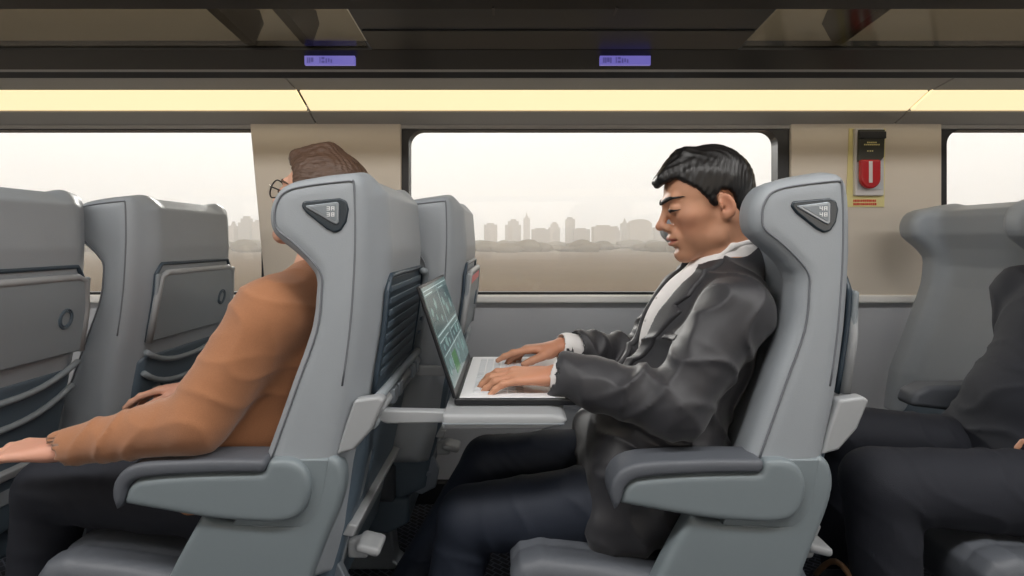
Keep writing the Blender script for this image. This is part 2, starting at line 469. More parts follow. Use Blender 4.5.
for i, (x0, x1) in enumerate(c1):
    o = strip_x('light_strip', (A[2], A[3]), 'light', x0 + .004, x1 - .004, .01)
    tag(o, ('warm glowing strip light above the left window, left of the slanted seam', 'long warm glowing strip light above the wide middle window', 'warm glowing strip light segment above the right window')[i], 'strip light', 'strip lights along the cornice')
# upper wall behind the rack, roof
struct(MB().prism_x([(1.84, 1.60), (1.90, 1.60), (1.80, 1.95), (1.45, 2.16), (1.43, 2.13), (1.74, 1.92)], XL, XR).build('wall_upper_cove', 'ceiling'))
struct(MB().box(XL, XR, -1.75, 1.55, 2.15, 2.2).build('ceiling', 'ceiling'))

# ---- luggage rack
rk = empty('luggage_rack', (0, 1.6, 1.62), 'long luggage rack over the windows with dark rail and smoked glass shelf', 'luggage rack')
def rp(mb, name, m, **k):
    mb.v = [(x, y - 1.6, z - 1.62) for x, y, z in mb.v]; return mb.build(name, m, rk, **k)
p0 = yz(78, 1.80); p1 = yz(72, 1.775); p2 = yz(69.5, 1.76); p3 = yz(50, 1.665); p4 = yz(48, 1.655)
rp(MB().prism_x([p0, p1, (p1[0], p1[1]+.05), (p0[0]+.02, p0[1]+.05)], XL, XR), 'lower_rail', 'black')
rp(MB().prism_x([p2, p3, (p3[0]+.002, p3[1]+.03), (p2[0], p2[1]+.03)], XL, XR), 'rail', 'dark_metal')
rp(MB().prism_x([p1, p2, (p2[0], p2[1]+.012), (p1[0], p1[1]+.012)], XL, XR), 'rail_groove', 'cornice')
f0 = yz(9, 1.425); f1 = yz(-14, 1.33)
rp(MB().prism_x([f0, f1, (f1[0], f1[1]+.02), (f0[0]+.004, f0[1]+.022)], XL, XR), 'front_rail', 'dark_metal')
g0 = (p4[0]+.01, p4[1]+.004); g1 = (f0[0]-.01, f0[1]+.004)
seg = [(-3.5, -0.45), (0.72, 3.5)]
for x0, x1 in seg:
    rp(MB().prism_x([g0, g1, (g1[0], g1[1]+.008), (g0[0], g0[1]+.008)], x0, x1), 'glass_shelf', 'smoke')
rp(MB().prism_x([(g0[0]-.001, g0[1]-.002), (g1[0], g1[1]-.002), (g1[0], g1[1]+.012), (g0[0], g0[1]+.012)], -0.44, 0.71), 'dark_shelf_panel', 'shelfdark')
gm = ((g0[0]+g1[0])/2, (g0[1]+g1[1])/2)
rp(MB().prism_x([(gm[0]+.004, gm[1]-.006), (g0[0]-.004, g0[1]-.006), (g0[0]-.004, g0[1]+.0), (gm[0]+.004, gm[1]+.0)], -0.435, 0.705), 'dark_shelf_lip', 'black')
for x in (-0.05, 0.28):
    rp(MB().box(x - .003, x + .003, g1[0], gm[0], g1[1] - .006, g1[1] + .004), 'panel_joint', 'black')
# slanted bracket legs seen through the left shelf
for x in (-0.82, -0.64, 1.02, 2.4, -2.2):
    rp(MB().prism_x([(g1[0], g1[1]+.012), (g0[0], g0[1]+.012), (g0[0]+.06, g0[1]+.10), (g0[0]+.03, g0[1]+.13), (g1[0]+.02, g1[1]+.04)], x - .016, x + .016), 'bracket', 'black')
# seat number displays on the rail
def display(pxa, pxb, label, blocks):
    t = [yz(65.5, 1.700), yz(56.5, 1.699)]
    ym = 1.70
    xa, xb = (pxa - CX)/FPX*ym, (pxb - CX)/FPX*ym
    d = empty('seat_display', ((xa+xb)/2, ym, t[0][1]), label, 'display', 'seat reservation displays on the rack rail')
    def q(u0, u1, w0, w1, off, th):
        L = Vector((0, t[1][0]-t[0][0], t[1][1]-t[0][1])); n = Vector((0, L.z, -L.y)).normalized()
        if n.z > 0: n = -n
        o = Vector((0, t[0][0], t[0][1]))
        v = []
        for nn in (off, off + th):
            for (u, w) in ((u0, w0), (u1, w0), (u1, w1), (u0, w1)):
                p = o + L*w + n*nn; v.append((xa + (xb-xa)*u - (xa+xb)/2, p.y - ym, p.z - t[0][1]))
        return v, [(0,1,2,3), (7,6,5,4), (0,4,5,1), (1,5,6,2), (2,6,7,3), (3,7,4,0)]
    v, f = q(0, 1, 0, 1, -.004, .012); mesh_obj('screen', v, f, 'lavender', d)
    mb = MB()
    for (u0, u1, w0, w1) in blocks:
        v, f = q(u0, u1, w0, w1, .008, .0006); mb.add(v, f)
    mb.build('glyphs', 'lav_dark', d)
gly = [(.05,.08,.2,.8), (.09,.12,.2,.8), (.13,.18,.3,.8), (.30,.32,.2,.85), (.34,.40,.2,.45), (.34,.40,.6,.85), (.42,.45,.2,.7), (.47,.5,.3,.7), (.52,.55,.2,.6)]
display(305.5, 355.5, 'small lavender seat display on the dark rail above the left headrest', gly)
display(599.5, 650, 'small lavender seat display on the dark rail above the man in the suit', [(a + .01, b3 + .01, c3, d3) for a, b3, c3, d3 in gly] + [(.2,.23,.2,.8)])

# ---- aisle side of the carriage, behind the viewer
CYW = -1.75
struct(MB().box(XL, XR, CYW - .05, CYW, 0, ZS).box(XL, XR, CYW - .05, CYW, ZT, 2.2).build('wall_aisle_side', 'wall'))
for i, x in enumerate((-3.3, -1.1, 1.1, 3.3)):
    struct(MB().box(x - .25, x + .25, CYW - .05, CYW + .01, ZS, ZT).build('wall_aisle_pillar_%d' % (i+1), 'wall'))
struct(MB().box(XL - .05, XL, CYW, WY, 0, 2.2).build('wall_front', 'wall_low'))
struct(MB().box(XR, XR + .05, CYW, WY, 0, 2.2).build('wall_rear', 'wall_low'))
for i, x in enumerate((-2.4, -1.2, 0.0, 1.2, 2.4)):
  for y in (.25,):
    d = empty('ceiling_light', (x, y, 2.15), 'rectangular ceiling light panel over the aisle', 'ceiling light', 'ceiling lights over the aisle')
    MB().box(-.5, .5, -.14, .14, -.012, .0).build('frame', 'tray', d)
    MB().box(-.47, .47, -.11, .11, -.016, -.012).build('diffuser', 'lamp', d)

# ---- emergency window release on the right pillar
def er():
    Y = WY - .024
    X = lambda px: (px - CX)/FPX*Y
    Z = lambda py: EYE + (HY - py)/FPX*Y
    x0, x1, z1, z0 = X(846), X(885), Z(128.5), Z(207)
    t = empty('emergency_release', ((x0+x1)/2, Y, z0), 'red emergency release lever in a pale box framed by yellow tape on the pillar', 'emergency handle')
    def L(mb, name, m, **k):
        mb.v = [(a - (x0+x1)/2, b4 - Y, c4 - z0) for a, b4, c4 in mb.v]; return mb.build(name, m, t, **k)
    s = .012
    L(MB().prism([(x0 + s, z1), (x1, z1), (x1 - .004, z0), (x0, z0)], Y - .002, Y + .003), 'yellow_tape', 'yellow')
    bx0, bx1, bz1, bz0 = X(852.5), X(881), Z(129), Z(196)
    L(MB().box(bx0, bx1, Y - .018, Y + .001, bz0, bz1), 'housing', 'box_white', bevel=.004)
    L(MB().box(bx0 + .008, bx1 - .006, Y - .021, Y - .017, Z(190), bz1 - .004), 'recess', 'wall_low')
    L(MB().prism([(X(854.5), Z(131)), (X(880), Z(131)), (X(879), Z(158)), (X(875), Z(163)), (X(853.5), Z(163))], Y - .03, Y - .018), 'cover', 'box_dark', bevel=.003)
    L(MB().box(X(854), X(880.5), Y - .034, Y - .02, Z(140), Z(133)), 'cover_band', 'black', bevel=.002)
    g = MB()
    for r, (zz, xs) in enumerate(((143.2, (862, 864, 866, 868, 870)), (145.4, (859, 861, 863, 865, 867, 869, 871, 873)), (151.6, (862, 864.4, 866.6)))):
        for q in xs: g.box(X(q), X(q + 1.2), Y - .0312, Y - .0298, Z(zz + 1.3), Z(zz))
    L(g, 'lettering', 'yellow')
    zz0 = Z(189.5); zt = Z(161); xc = (X(853.5) + X(873.5))/2; w = (X(873.5) - X(853.5))/2
    pts = [(xc - w, zt), (xc + w, zt)] + [(xc + w*math.cos(a), zz0 + w - .0 + w*math.sin(a)) for a in [-(PI*k/12) for k in range(13)]]
    L(MB().prism(pts, Y - .046, Y - .024), 'lever', 'red', bevel=.008, seg=3)
    L(MB().box(X(861), X(864.5), Y - .0475, Y - .045, Z(184), Z(163)), 'lever_stripe', 'box_white', bevel=.001)
    g = MB(); random.seed(3)
    for row in (199.6, 203.0):
        q = 853.0
        while q < 876:
            wd = random.choice((.9, 1.3, 1.7)); g.box(X(q), X(q + wd), Y - .0035, Y - .0018, Z(row + 2.3), Z(row)); q += wd + .55
    L(g, 'instruction_text', 'pinkred')
er()

# ---- outside: ground, skyline, trees, far haze
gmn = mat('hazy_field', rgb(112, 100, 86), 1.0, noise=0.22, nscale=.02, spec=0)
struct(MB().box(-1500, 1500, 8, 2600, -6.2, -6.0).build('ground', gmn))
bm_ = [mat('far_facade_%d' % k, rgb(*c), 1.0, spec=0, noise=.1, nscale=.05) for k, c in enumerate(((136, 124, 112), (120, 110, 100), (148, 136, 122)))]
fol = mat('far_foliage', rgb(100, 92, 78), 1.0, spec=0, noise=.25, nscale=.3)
# (left px, right px, top px, distance, shape)
SK = [(484,497,223,640,0), (505,521,219,700,1), (523.5,530,213,760,2), (508,512,226,600,0), (532,550,228,620,0), (549,560,222,660,1), (566,575,217,690,0), (574,590,228,640,0),
      (594,616,225,560,0), (613,620,226,640,1), (622,629,219,700,2), (630,652,219,600,3), (655,668,226,660,0), (676,700,222,640,0), (704,722,217,640,1), (726,748,224,700,0), (752,770,220,610,0), (775,800,226,640,3),
      (228,234,222,640,2), (238,250,216,640,1), (252,262,220,640,0), (150,164,222,700,0), (172,186,216,720,1), (192,204,223,650,0), (208,222,214,680,2), (110,132,221,650,3), (60,84,224,690,0), (20,44,218,660,1),
      (938,960,222,640,0), (968,984,216,700,1), (992,1012,224,640,3)]
kinds = ('flat-roofed block', 'stepped tower', 'slender spired tower', 'broad curved-top block')
for i, (a, b5, top, D, k) in enumerate(SK):
    x0, x1 = (a-CX)/FPX*D, (b5-CX)/FPX*D; zt = EYE + (HY-top)/FPX*D; w = x1-x0; dd = max(12, w*.8)
    r = empty('far_building', ((x0+x1)/2, D, -6), None, None)
    where = 'left window' if b5 < 262 else ('right window' if a > 930 else 'middle window')
    near = {True: 'at its left', False: 'at its right'}[(a < 590 if where == 'middle window' else a < 170)]
    tag(r, 'hazy %s on the skyline through the %s, %s side' % (kinds[k], where, 'left' if near == 'at its left' else 'right'), 'building', 'hazy skyline buildings beyond the windows')
    h = zt + 6; mb = MB()
    if k == 0:
        mb.box(-w/2, w/2, 0, dd, 0, h*.93); mb2 = MB().box(-w*.3, w*.25, 2, dd-2, h*.93, h)
    elif k == 1:
        mb.box(-w/2, w/2, 0, dd, 0, h*.78); mb2 = MB().box(-w*.32, w*.36, 1, dd-1, h*.78, h*.92).box(-w*.15, w*.2, 2, dd-2, h*.92, h)
    elif k == 2:
        mb.box(-w*.5, w*.5, 0, dd, 0, h*.84); mb2 = MB().prism([(-w*.3, h*.84), (w*.3, h*.84), (w*.12, h*.93), (0, h*1.03), (-w*.12, h*.93)], 3, dd-3)
    else:
        mb.box(-w/2, w/2, 0, dd, 0, h*.86); mb2 = MB().prism([(-w*.46, h*.86)] + [(-w*.46*math.cos(t), h*.86 + h*.14*math.sin(t)) for t in [PI*q/10 for q in range(1, 10)]] + [(w*.46, h*.86)], 2, dd-2)
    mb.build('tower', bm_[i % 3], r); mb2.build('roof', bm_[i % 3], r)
rnd = random.Random(4)
tr = MB()
for i in range(210):
    D = rnd.uniform(300, 480); x = rnd.uniform(-1.0, 1.0)*D; hh = rnd.uniform(3, 8)
    a = 7; rr = rnd.uniform(6, 14); ring = []
    base = len(tr.v); v = []; f = []
    for lv, (zz, s) in enumerate(((0, .7), (.35, 1), (.7, .8), (.92, .42))):
        for k in range(a): 
            jj = rnd.uniform(.8, 1.2); v.append((x + rr*s*jj*math.cos(2*PI*k/a), D + rr*s*jj*math.sin(2*PI*k/a), -6 + hh*zz))
    v.append((x, D, -6 + hh))
    for lv in range(3):
        for k in range(a): f.append((lv*a+k, lv*a+(k+1) % a, (lv+1)*a+(k+1) % a, (lv+1)*a+k))
    for k in range(a): f.append((3*a+k, 3*a+(k+1) % a, 4*a))
    tr.add(v, f)
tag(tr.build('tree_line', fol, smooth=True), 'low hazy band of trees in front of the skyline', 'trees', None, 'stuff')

# haze: a scattering volume over the fields, outside the train
hz = bpy.data.materials.new('haze'); hz.use_nodes = True; nt = hz.node_tree
for n in list(nt.nodes): nt.nodes.remove(n)
o = nt.nodes.new('ShaderNodeOutputMaterial'); vs = nt.nodes.new('ShaderNodeVolumeScatter')
vs.inputs['Density'].default_value = HAZE; vs.inputs['Color'].default_value = (1.0, .96, .9, 1); vs.inputs['Anisotropy'].default_value = 0.0
nt.links.new(vs.outputs['Volume'], o.inputs['Volume'])
ho = MB().box(-1500, 1500, 40, 2000, -5.9, 420).build('haze', hz)
tag(ho, 'pale warm haze lying over the fields outside the windows', 'haze', None, 'stuff')

# ---- sky
w = bpy.data.worlds.new('sky'); SC.world = w; w.use_nodes = True; nt = w.node_tree
bg = nt.nodes['Background']; tc = nt.nodes.new('ShaderNodeTexCoord'); sp = nt.nodes.new('ShaderNodeSeparateXYZ')
cr = nt.nodes.new('ShaderNodeValToRGB'); mr = nt.nodes.new('ShaderNodeMapRange')
mr.inputs['From Min'].default_value = -0.15; mr.inputs['From Max'].default_value = 0.9
nt.links.new(tc.outputs['Generated'], sp.inputs['Vector']); nt.links.new(sp.outputs['Z'], mr.inputs['Value']); nt.links.new(mr.outputs['Result'], cr.inputs['Fac'])
el = cr.color_ramp.elements; el[0].position = 0.0; el[0].color = (.50, .44, .36, 1); el[1].position = 1.0; el[1].color = (.62, .68, .76, 1)
e = el.new(.15); e.color = (.72, .61, .51, 1); e = el.new(.21); e.color = (.84, .75, .66, 1); e = el.new(.32); e.color = (.95, .89, .82, 1)
dt = nt.nodes.new('ShaderNodeVectorMath'); dt.operation = 'DOT_PRODUCT'
sd = Vector((-0.35, 1, 0.22)).normalized(); dt.inputs[1].default_value = sd
nm = nt.nodes.new('ShaderNodeVectorMath'); nm.operation = 'NORMALIZE'
nt.links.new(tc.outputs['Generated'], nm.inputs[0]); nt.links.new(nm.outputs['Vector'], dt.inputs[0])
pw = nt.nodes.new('ShaderNodeMath'); pw.operation = 'POWER'; pw.inputs[1].default_value = 7; pw.use_clamp = True
mx0 = nt.nodes.new('ShaderNodeMath'); mx0.operation = 'MAXIMUM'; mx0.inputs[1].default_value = 0
nt.links.new(dt.outputs['Value'], mx0.inputs[0]); nt.links.new(mx0.outputs[0], pw.inputs[0])
ad = nt.nodes.new('ShaderNodeMix'); ad.data_type = 'RGBA'; ad.blend_type = 'ADD'; SC.cycles.volume_bounces = 3; ad.inputs['B'].default_value = (.55, .50, .40, 1)
nt.links.new(pw.outputs[0], ad.inputs['Factor']); nt.links.new(cr.outputs['Color'], ad.inputs['A']); 
# sky boosted on the unseen side behind the viewer, added as frontal fill
sb = nt.nodes.new('ShaderNodeMapRange'); sb.inputs['From Min'].default_value = 0.0; sb.inputs['From Max'].default_value = -0.7; sb.inputs['To Min'].default_value = 1.0; sb.inputs['To Max'].default_value = BACK
nt.links.new(sp.outputs['Y'], sb.inputs['Value']); sm = nt.nodes.new('ShaderNodeVectorMath'); sm.operation = 'SCALE'
nt.links.new(ad.outputs['Result'], sm.inputs[0]); nt.links.new(sb.outputs['Result'], sm.inputs['Scale']); nt.links.new(sm.outputs['Vector'], bg.inputs['Color'])
bg.inputs['Strength'].default_value = SKY
sl = bpy.data.lights.new('sun', 'SUN'); sl.energy = SUN; sl.angle = math.radians(3); sl.color = (1, .90, .76)
so = bpy.data.objects.new('sun', sl); COL.objects.link(so)
so.rotation_euler = (-Vector((-0.36, 1, 0.30)).normalized()).to_track_quat('-Z', 'Y').to_euler(); so.location = (-3, 8, 5)

# the aisle side's own strip light, mirror image of the one over the windows
ob = MB().box(XL, XR, CYW, CYW + .08, 1.50, 1.62).build('trim_12', 'cornice'); struct(ob)
tag(MB().box(XL + .05, XR - .05, CYW + .08, CYW + .086, 1.52, 1.60).build('light_strip', 'light'), 'warm strip light along the aisle side wall, behind the viewer', 'strip light')
# lamps of the ceiling panels
for x, y in [(x, y) for x in (-2.4, -1.2, 0, 1.2, 2.4) for y in (.25,)]:
    al = bpy.data.lights.new('ceiling_lamp', 'AREA'); al.shape = 'RECTANGLE'; al.size = .94; al.size_y = .22; al.energy = LAMP; al.color = (1, .985, .965)
    ao = bpy.data.objects.new('ceiling_lamp', al); COL.objects.link(ao); ao.location = (x, y, 2.13)

cam = bpy.data.cameras.new('camera'); co = bpy.data.objects.new('camera', cam); COL.objects.link(co)
co.location = (0, 0, EYE); co.rotation_euler = (math.radians(90), 0, 0)
cam.sensor_width = 36; cam.lens = 36*FPX/1024; cam.shift_y = -(288 - HY)/1024; cam.clip_start = .02; cam.clip_end = 4000
SC.camera = co
SC.view_settings.view_transform = 'Standard'; SC.view_settings.look = 'None'; SC.view_settings.gamma = 1; SC.view_settings.use_curve_mapping = False
SC.view_settings.exposure = EXPO
# ------------------------------------------------------------------ seats (local: x back, y away from the aisle, z up from the floor)
WING = [(-.112,1.073),(-.106,1.103),(-.086,1.129),(-.045,1.142),(.03,1.151),(.050,1.148),(.062,1.13),(.064,1.01),(.055,.87),(.0375,.744),(.012,.62),(0,.5),(-.03,.42),
        (-.17,.42),(-.15,.56),(-.118,.64),(-.068,.78),(-.036,.87),(-.028,.935),(-.030,.968),(-.068,1.009),(-.105,1.041)]
CORE = [(-.02,1.13),(.05,1.150),(.088,1.12),(.098,1.01),(.088,.87),(.068,.744),(.045,.62),(.02,.5),(0,.4),(-.13,.4),(-.11,.56),(-.085,.64),(-.04,.78),(-.005,.87),(.005,.94),(-.01,1.0),(-.03,1.05),(-.03,1.11)]
REAR = [(1.15,.05),(1.12,.088),(1.01,.098),(.87,.088),(.744,.068),(.62,.045),(.5,.02),(.35,-.02)]
def spl(poly, n=4):
    P_ = [Vector(q) for q in poly]; m = len(P_); out = []
    for i in range(m):
        a, b, c, d = P_[i-1], P_[i], P_[(i+1) % m], P_[(i+2) % m]; L = (c-b).length
        ta = (c-a).normalized()*L if (b-a).angle(c-b, 0) < 1.0 else (c-b); tb = (d-b).normalized()*L if (c-b).angle(d-c, 0) < 1.0 else (c-b)
        for k in range(n):
            t = k/n; q = b*(2*t**3-3*t*t+1) + ta*(t**3-2*t*t+t) + c*(-2*t**3+3*t*t) + tb*(t**3-t*t); out.append((q.x, q.y))
    return out
def rear(z):
    zs = [a for a, _ in REAR][::-1]; us = [b for _, b in REAR][::-1]
    return float(np.interp(z, zs, us))
SW = 0.48
def seat_back():
    WS = spl(WING, 2)
    s = Sdf()
    s.prism(WS, 0.0, .085, .028)
    s.prism(WS, SW-.085, SW, .028, k=.01)
    s.prism(CORE, .035, SW-.035, .05, k=.045)
    def post(P_, d):     # stitched channel around the wing's face
        a = np.abs(P_[:, 1] - .0) 
        d2 = np.abs(poly2d(P_[:, [0, 2]], WING) + .022)
        g = np.exp(-(d2/.0035)**2)*(P_[:, 1] < .02)*(P_[:, 2] > .62)*(P_[:, 0] < .055)
        return d + .0016*g
    s.post = post
    return s
_cache = {}
def inst(key, maker, parent, name=None):
    if key in _cache:
        o = _cache[key].copy(); COL.objects.link(o); o.parent = parent; return o
    o = maker(parent); _cache[key] = o; return o

def glyph_mb(mb, ch, x, z, w, h, y, t):       # 5-stroke block characters
    S = {'3': [(0,1,1,1),(0,.5,1,.5),(0,0,1,0),(1,0,1,1)], '4': [(0,.5,0,1),(0,.5,1,.5),(1,0,1,1)], 'A': [(0,0,0,1),(1,0,1,1),(0,1,1,1),(0,.5,1,.5)],
         'B': [(0,0,0,1),(1,0,1,1),(0,1,1,1),(0,.5,1,.5),(0,0,1,0)]}[ch]
    for (a, b6, c, d) in S:
        x0, x1 = sorted((x + a*w, x + c*w)); z0, z1 = sorted((z + b6*h, z + d*h))
        mb.box(x0 - t, x1 + t, y - .0006, y + .0004, z0 - t, z1 + t)

def label_parts(root, num):
    tri = [(-.044,1.099),(.022,1.105),(.034,1.10),(.038,1.085),(.034,1.062),(.024,1.046),(.012,1.042),(-.002,1.049),(-.038,1.078),(-.047,1.090)]
    r = inst('lab_rim', lambda p: MB().prism(tri, -.004, .03).build('seat_marker', 'label_rim', p, bevel=.004, seg=3), root)
    t2 = [(-.038,1.091),(.018,1.098),(.022,1.095),(.0215,1.062),(.018,1.057),(.012,1.059),(-.036,1.087)]
    inst('lab_bezel', lambda p: MB().prism(t2, -.0065, .002).build('marker_bezel', 'metal', p, bevel=.002), r)
    t3 = [(-.029,1.0885),(.0175,1.0935),(.0178,1.066),(.015,1.063)]
    inst('lab_face', lambda p: MB().prism(t3, -.0075, .0).build('marker_face', 'label', p, bevel=.0006), r)
    def tx(p):
        g = MB()
        glyph_mb(g, num[0], .0015, 1.083, .0042, .006, -.0078, .0007); glyph_mb(g, 'A', .0095, 1.083, .0042, .006, -.0078, .0007)
        glyph_mb(g, num[0], .0015, 1.0722, .0042, .006, -.0078, .0007); glyph_mb(g, 'B', .0095, 1.0722, .0042, .006, -.0078, .0007)
        return g.build('marker_number', 'white', p)
    inst('lab_txt' + num, tx, r)

def quad_on_rear(mb, v0, v1, z0, z1, off, th, n=6):          # a slab that follows the rear surface
    vv = []; ff = []
    for k in range(n+1):
        z = z0 + (z1-z0)*k/n
        for o2 in (off, off+th):
            for v in (v0, v1): vv.append((rear(z)+o2, v, z))
    for k in range(n):
        a = k*4; b = a+4
        ff += [(a, a+1, b+1, b), (a+2, b+2, b+3, a+3), (a, b, b+2, a+2), (a+1, a+3, b+3, b+1)]
    ff += [(0, 2, 3, 1), (n*4, n*4+1, n*4+3, n*4+2)]
    return mb.add(vv, ff)

def make_seat(loc, label, aisle=True, tray='folded', num='3', group=None):
    root = empty('train_seat', loc, label, 'seat', group)
    if not aisle: root.scale = (1, 1.06, 1)
    inst('back', lambda p: sdf_obj('backrest', seat_back(), .0055, 'leather', p), root)
    def pipe(p):
        V = [Vector(q) for q in WING]; n = len(V); ins = []
        for i in range(n):
            a, b, c = V[i-1], V[i], V[(i+1) % n]
            n1 = Vector((-(b-a).y, (b-a).x)).normalized(); n2 = Vector((-(c-b).y, (c-b).x)).normalized(); m_ = (n1+n2).normalized()
            ins.append(b - m_*.016)
        cen = sum(ins, Vector((0, 0)))/n
        if sum((V[i-1].x*V[i].y - V[i].x*V[i-1].y) for i in range(n)) > 0:
            ins = [V[i]*2 - ins[i] for i in range(n)]
        pts = [(q.x, .0022, q.y) for q in ins if q.y > .64 and q.y < 1.2]
        k0 = [i for i, q in enumerate(WING) if q[1] > .70 and q[0] < .07]
        order = [i for i in range(n) if WING[i][1] > .63]
        # run from the front of the backrest over the wing and down the rear edge
        st = [i for i in order if WING[i] == (-.118, .64)][0]
        seq = []
        i = st
        while True:
            seq.append(i); i = (i+1) % n
            if WING[i][1] < .63: break
        pts = [(ins[i].x, .0022, ins[i].y) for i in seq]
        from mathutils.geometry import interpolate_bezier
        fine = []
        for i in range(len(pts)-1):
            a, b = Vector(pts[i]), Vector(pts[i+1]); pa = Vector(pts[max(0, i-1)]); pb = Vector(pts[min(len(pts)-1, i+2)])
            fine += interpolate_bezier(a, a + (b-pa)/6, b - (pb-a)/6, b, 5)[:-1]
        return MB().tube(fine, .0019, 6).build('piping', 'piping', p, smooth=True)
    inst('pipe', pipe, root)
    # cushion
    def cush(p):
        s = Sdf()
        pr = [(-.545,.375),(-.548,.41),(-.53,.437),(-.49,.448),(-.40,.437),(-.28,.418),(-.14,.412),(-.10,.40),(-.10,.30),(-.50,.30),(-.535,.33)]
        s.prism(pr, .012, SW-.012, .03)
        def post(P_, d):
            e = np.minimum(np.abs(P_[:, 1]-.075), np.abs(P_[:, 1]-SW+.075)); f2 = np.abs(P_[:, 0] + .47)
            return d + .004*np.exp(-(e/.006)**2)*(P_[:, 2] > .4) + .002*np.exp(-(f2/.006)**2)*(P_[:, 2] > .4)
        s.post = post
        return sdf_obj('cushion', s, .0065, 'leather_dark', p)
    inst('cushion', cush, root)
    inst('pan', lambda p: MB().prism([(-.50,.31),(-.06,.31),(-.06,.24),(-.12,.21),(-.44,.25)], .03, SW-.03).build('seat_pan', 'shell', p, bevel=.012), root)
    inst('leg', lambda p: MB().prism([(-.30,.24),(-.16,.24),(-.14,.03),(-.10,.0),(-.38,.0),(-.33,.03)], .20, .27).build('leg', 'metal', p, bevel=.01), root)
    if aisle: label_parts(root, num)
    # lower back shell
    def shell(p):
        s = Sdf()
        pr = [(rear(z)+.004, z) for z in (.70,.62,.5,.40,.33)] + [(-.10,.29),(-.16,.40),(-.10,.56),(-.06,.70)]
        s.prism(pr, .045, SW-.045, .02)
        s.box((-.02+.06, .13, .55), (.02, .02, .05), .01, k=.005, op='-')
        return sdf_obj('back_shell', s, .006, 'shell', p)
    inst('shell', shell, root)
    # panel frame in the back
    def frame(p):
        m = MB()
        V0, V1, Z0, Z1 = .055, SW-.055, .745, .962
        c = [(V0+.02, Z1), (V1-.02, Z1), (V1, Z1-.03), (V1+.004, Z0), (V0-.004, Z0), (V0, Z1-.03)]
        pts = []
        for i in range(len(c)):
            a, b7 = c[i], c[(i+1) % len(c)]
            for k in range(5): z = a[1]+(b7[1]-a[1])*k/5; pts.append((rear(z)+.001, a[0]+(b7[0]-a[0])*k/5, z))
        m.tube(pts, .0055, 6, closed=True)
        return m.build('panel_frame', 'shell_dark', p, smooth=True)
    inst('frame', frame, root)
    if tray == 'folded':
        def folded(p):
            m = MB(); quad_on_rear(m, .045, SW-.045, .742, .935, .004, .012)
            o = m.build('tray_table', 'traygrey', p, bevel=.006, seg=3)
            m = MB(); pts = [(rear(.742)+.012, .047, .742), (rear(.85)+.012, .05, .85), (rear(.925)+.012, .062, .925), (rear(.936)+.012, .085, .936), (rear(.936)+.012, SW-.085, .936), (rear(.925)+.012, SW-.062, .925), (rear(.85)+.012, SW-.05, .85), (rear(.742)+.012, SW-.047, .742)]
            m.tube(pts, .009, 8); m.build('tray_edge', 'tray', o, smooth=True)
            m = MB(); m.v = []; 
            for k in range(1):
                zc, vc = .835, .365; R1, R2 = .024, .018
                for (R3, th) in ((R1, .0195), (R2, .0195)):
                    m.tube([(rear(zc + R3*math.sin(a))+.0175, vc + R3*.8*math.cos(a), zc + R3*math.sin(a)) for a in [2*PI*q/24 for q in range(24)]], .0022, 6, closed=True)
            m.build('cup_ring', 'shell', o, smooth=True)
            m = MB(); quad_on_rear(m, .195, .255, .932, .952, .012, .012, 2); m.build('latch', 'metal', p, bevel=.005, seg=3)
            return o
        f = inst('folded', folded, root)
        for c in list(_cache['folded'].children):
            if f is not _cache['folded']: d = c.copy(); COL.objects.link(d); d.parent = f
    else:
        m = MB(); quad_on_rear(m, .062, SW-.062, .75, .955, .0005, .002, 8); m.build('recess_panel', 'shell_dark', root)
        for k in range(8):
            z = .768 + k*.023; m = MB(); quad_on_rear(m, .068, SW-.085, z, z+.013, .002, .004, 1)
            m.build('slat', 'shell', root, bevel=.002)
        m = MB(); pts = [(rear(z)+.012, v, z) for v, z in ((SW-.10, .953), (SW-.062, .95), (SW-.055, .93), (SW-.053, .86), (SW-.05, .755))]
        m.tube(pts, .0085, 8); m.build('slide_rail', 'traygrey', root, smooth=True)
        for k in range(4):
            z = .79 + k*.035; m = MB(); quad_on_rear(m, SW-.075, SW-.060, z, z+.009, .012, .006, 1); m.build('rail_tooth', 'shell_dark', root)
        for z, r in ((.738, .009), (.714, .012), (.69, .009)):
            MB().tube([(rear(z)+.014, .03, z), (rear(z)+.014, SW-.03, z)], r, 10).build('hinge_bar', 'tray' if r > .01 else 'traygrey', root, smooth=True)
        for v in (.12, .17, .32, .37):
            MB().box(rear(.71)+.012, rear(.71)+.032, v, v+.03, .70, .73).build('hinge_block', 'metal', root, bevel=.003)
        # open tray: two arms carrying the table, which reaches towards the passenger behind
        t0, t1, t2_ = .072, .205, .432
        zt = TRAYZ
        for v in (.055, SW-.075):
            MB().prism([(t0, zt-.001), (t0+.02, zt), (t1+.03, zt-.003), (t1+.03, zt-.024), (t0+.02, zt-.026), (t0, zt-.018)], v, v+.022).build('tray_arm', 'tray', root, bevel=.004, seg=3)
        s = Sdf()
        s.prism([(t1-.005, zt-.029), (t1-.005, zt), (t2_-.03, zt), (t2_-.008, zt-.004), (t2_, zt-.012), (t2_-.012, zt-.022), (t2_-.05, zt-.029)], .03, SW+.0, .008)
        tb = sdf_obj('tray_table', s, .004, 'tray', root)
        MB().box(t1-.004, t1+.22, .028, .034, zt-.0175, zt-.0155).build('tray_groove', 'traygrey', tb)
    # pocket edges, lower trim, hook
    def pocket(p):
        m = MB()
        for (za, zb, ins) in ((.715, .665, .045), (.655, .60, .05)):
            pts = [(rear(z)+.010, v, z) for v, z in [(ins + (SW-2*ins)*q/12, zb + (za-zb)*abs(2*q/12-1)**2.5) for q in range(13)]]
            m.tube(pts, .008, 8)
        return m.build('pocket_edge', 'traygrey', p, smooth=True)
    if tray == 'folded': inst('pocket', pocket, root)
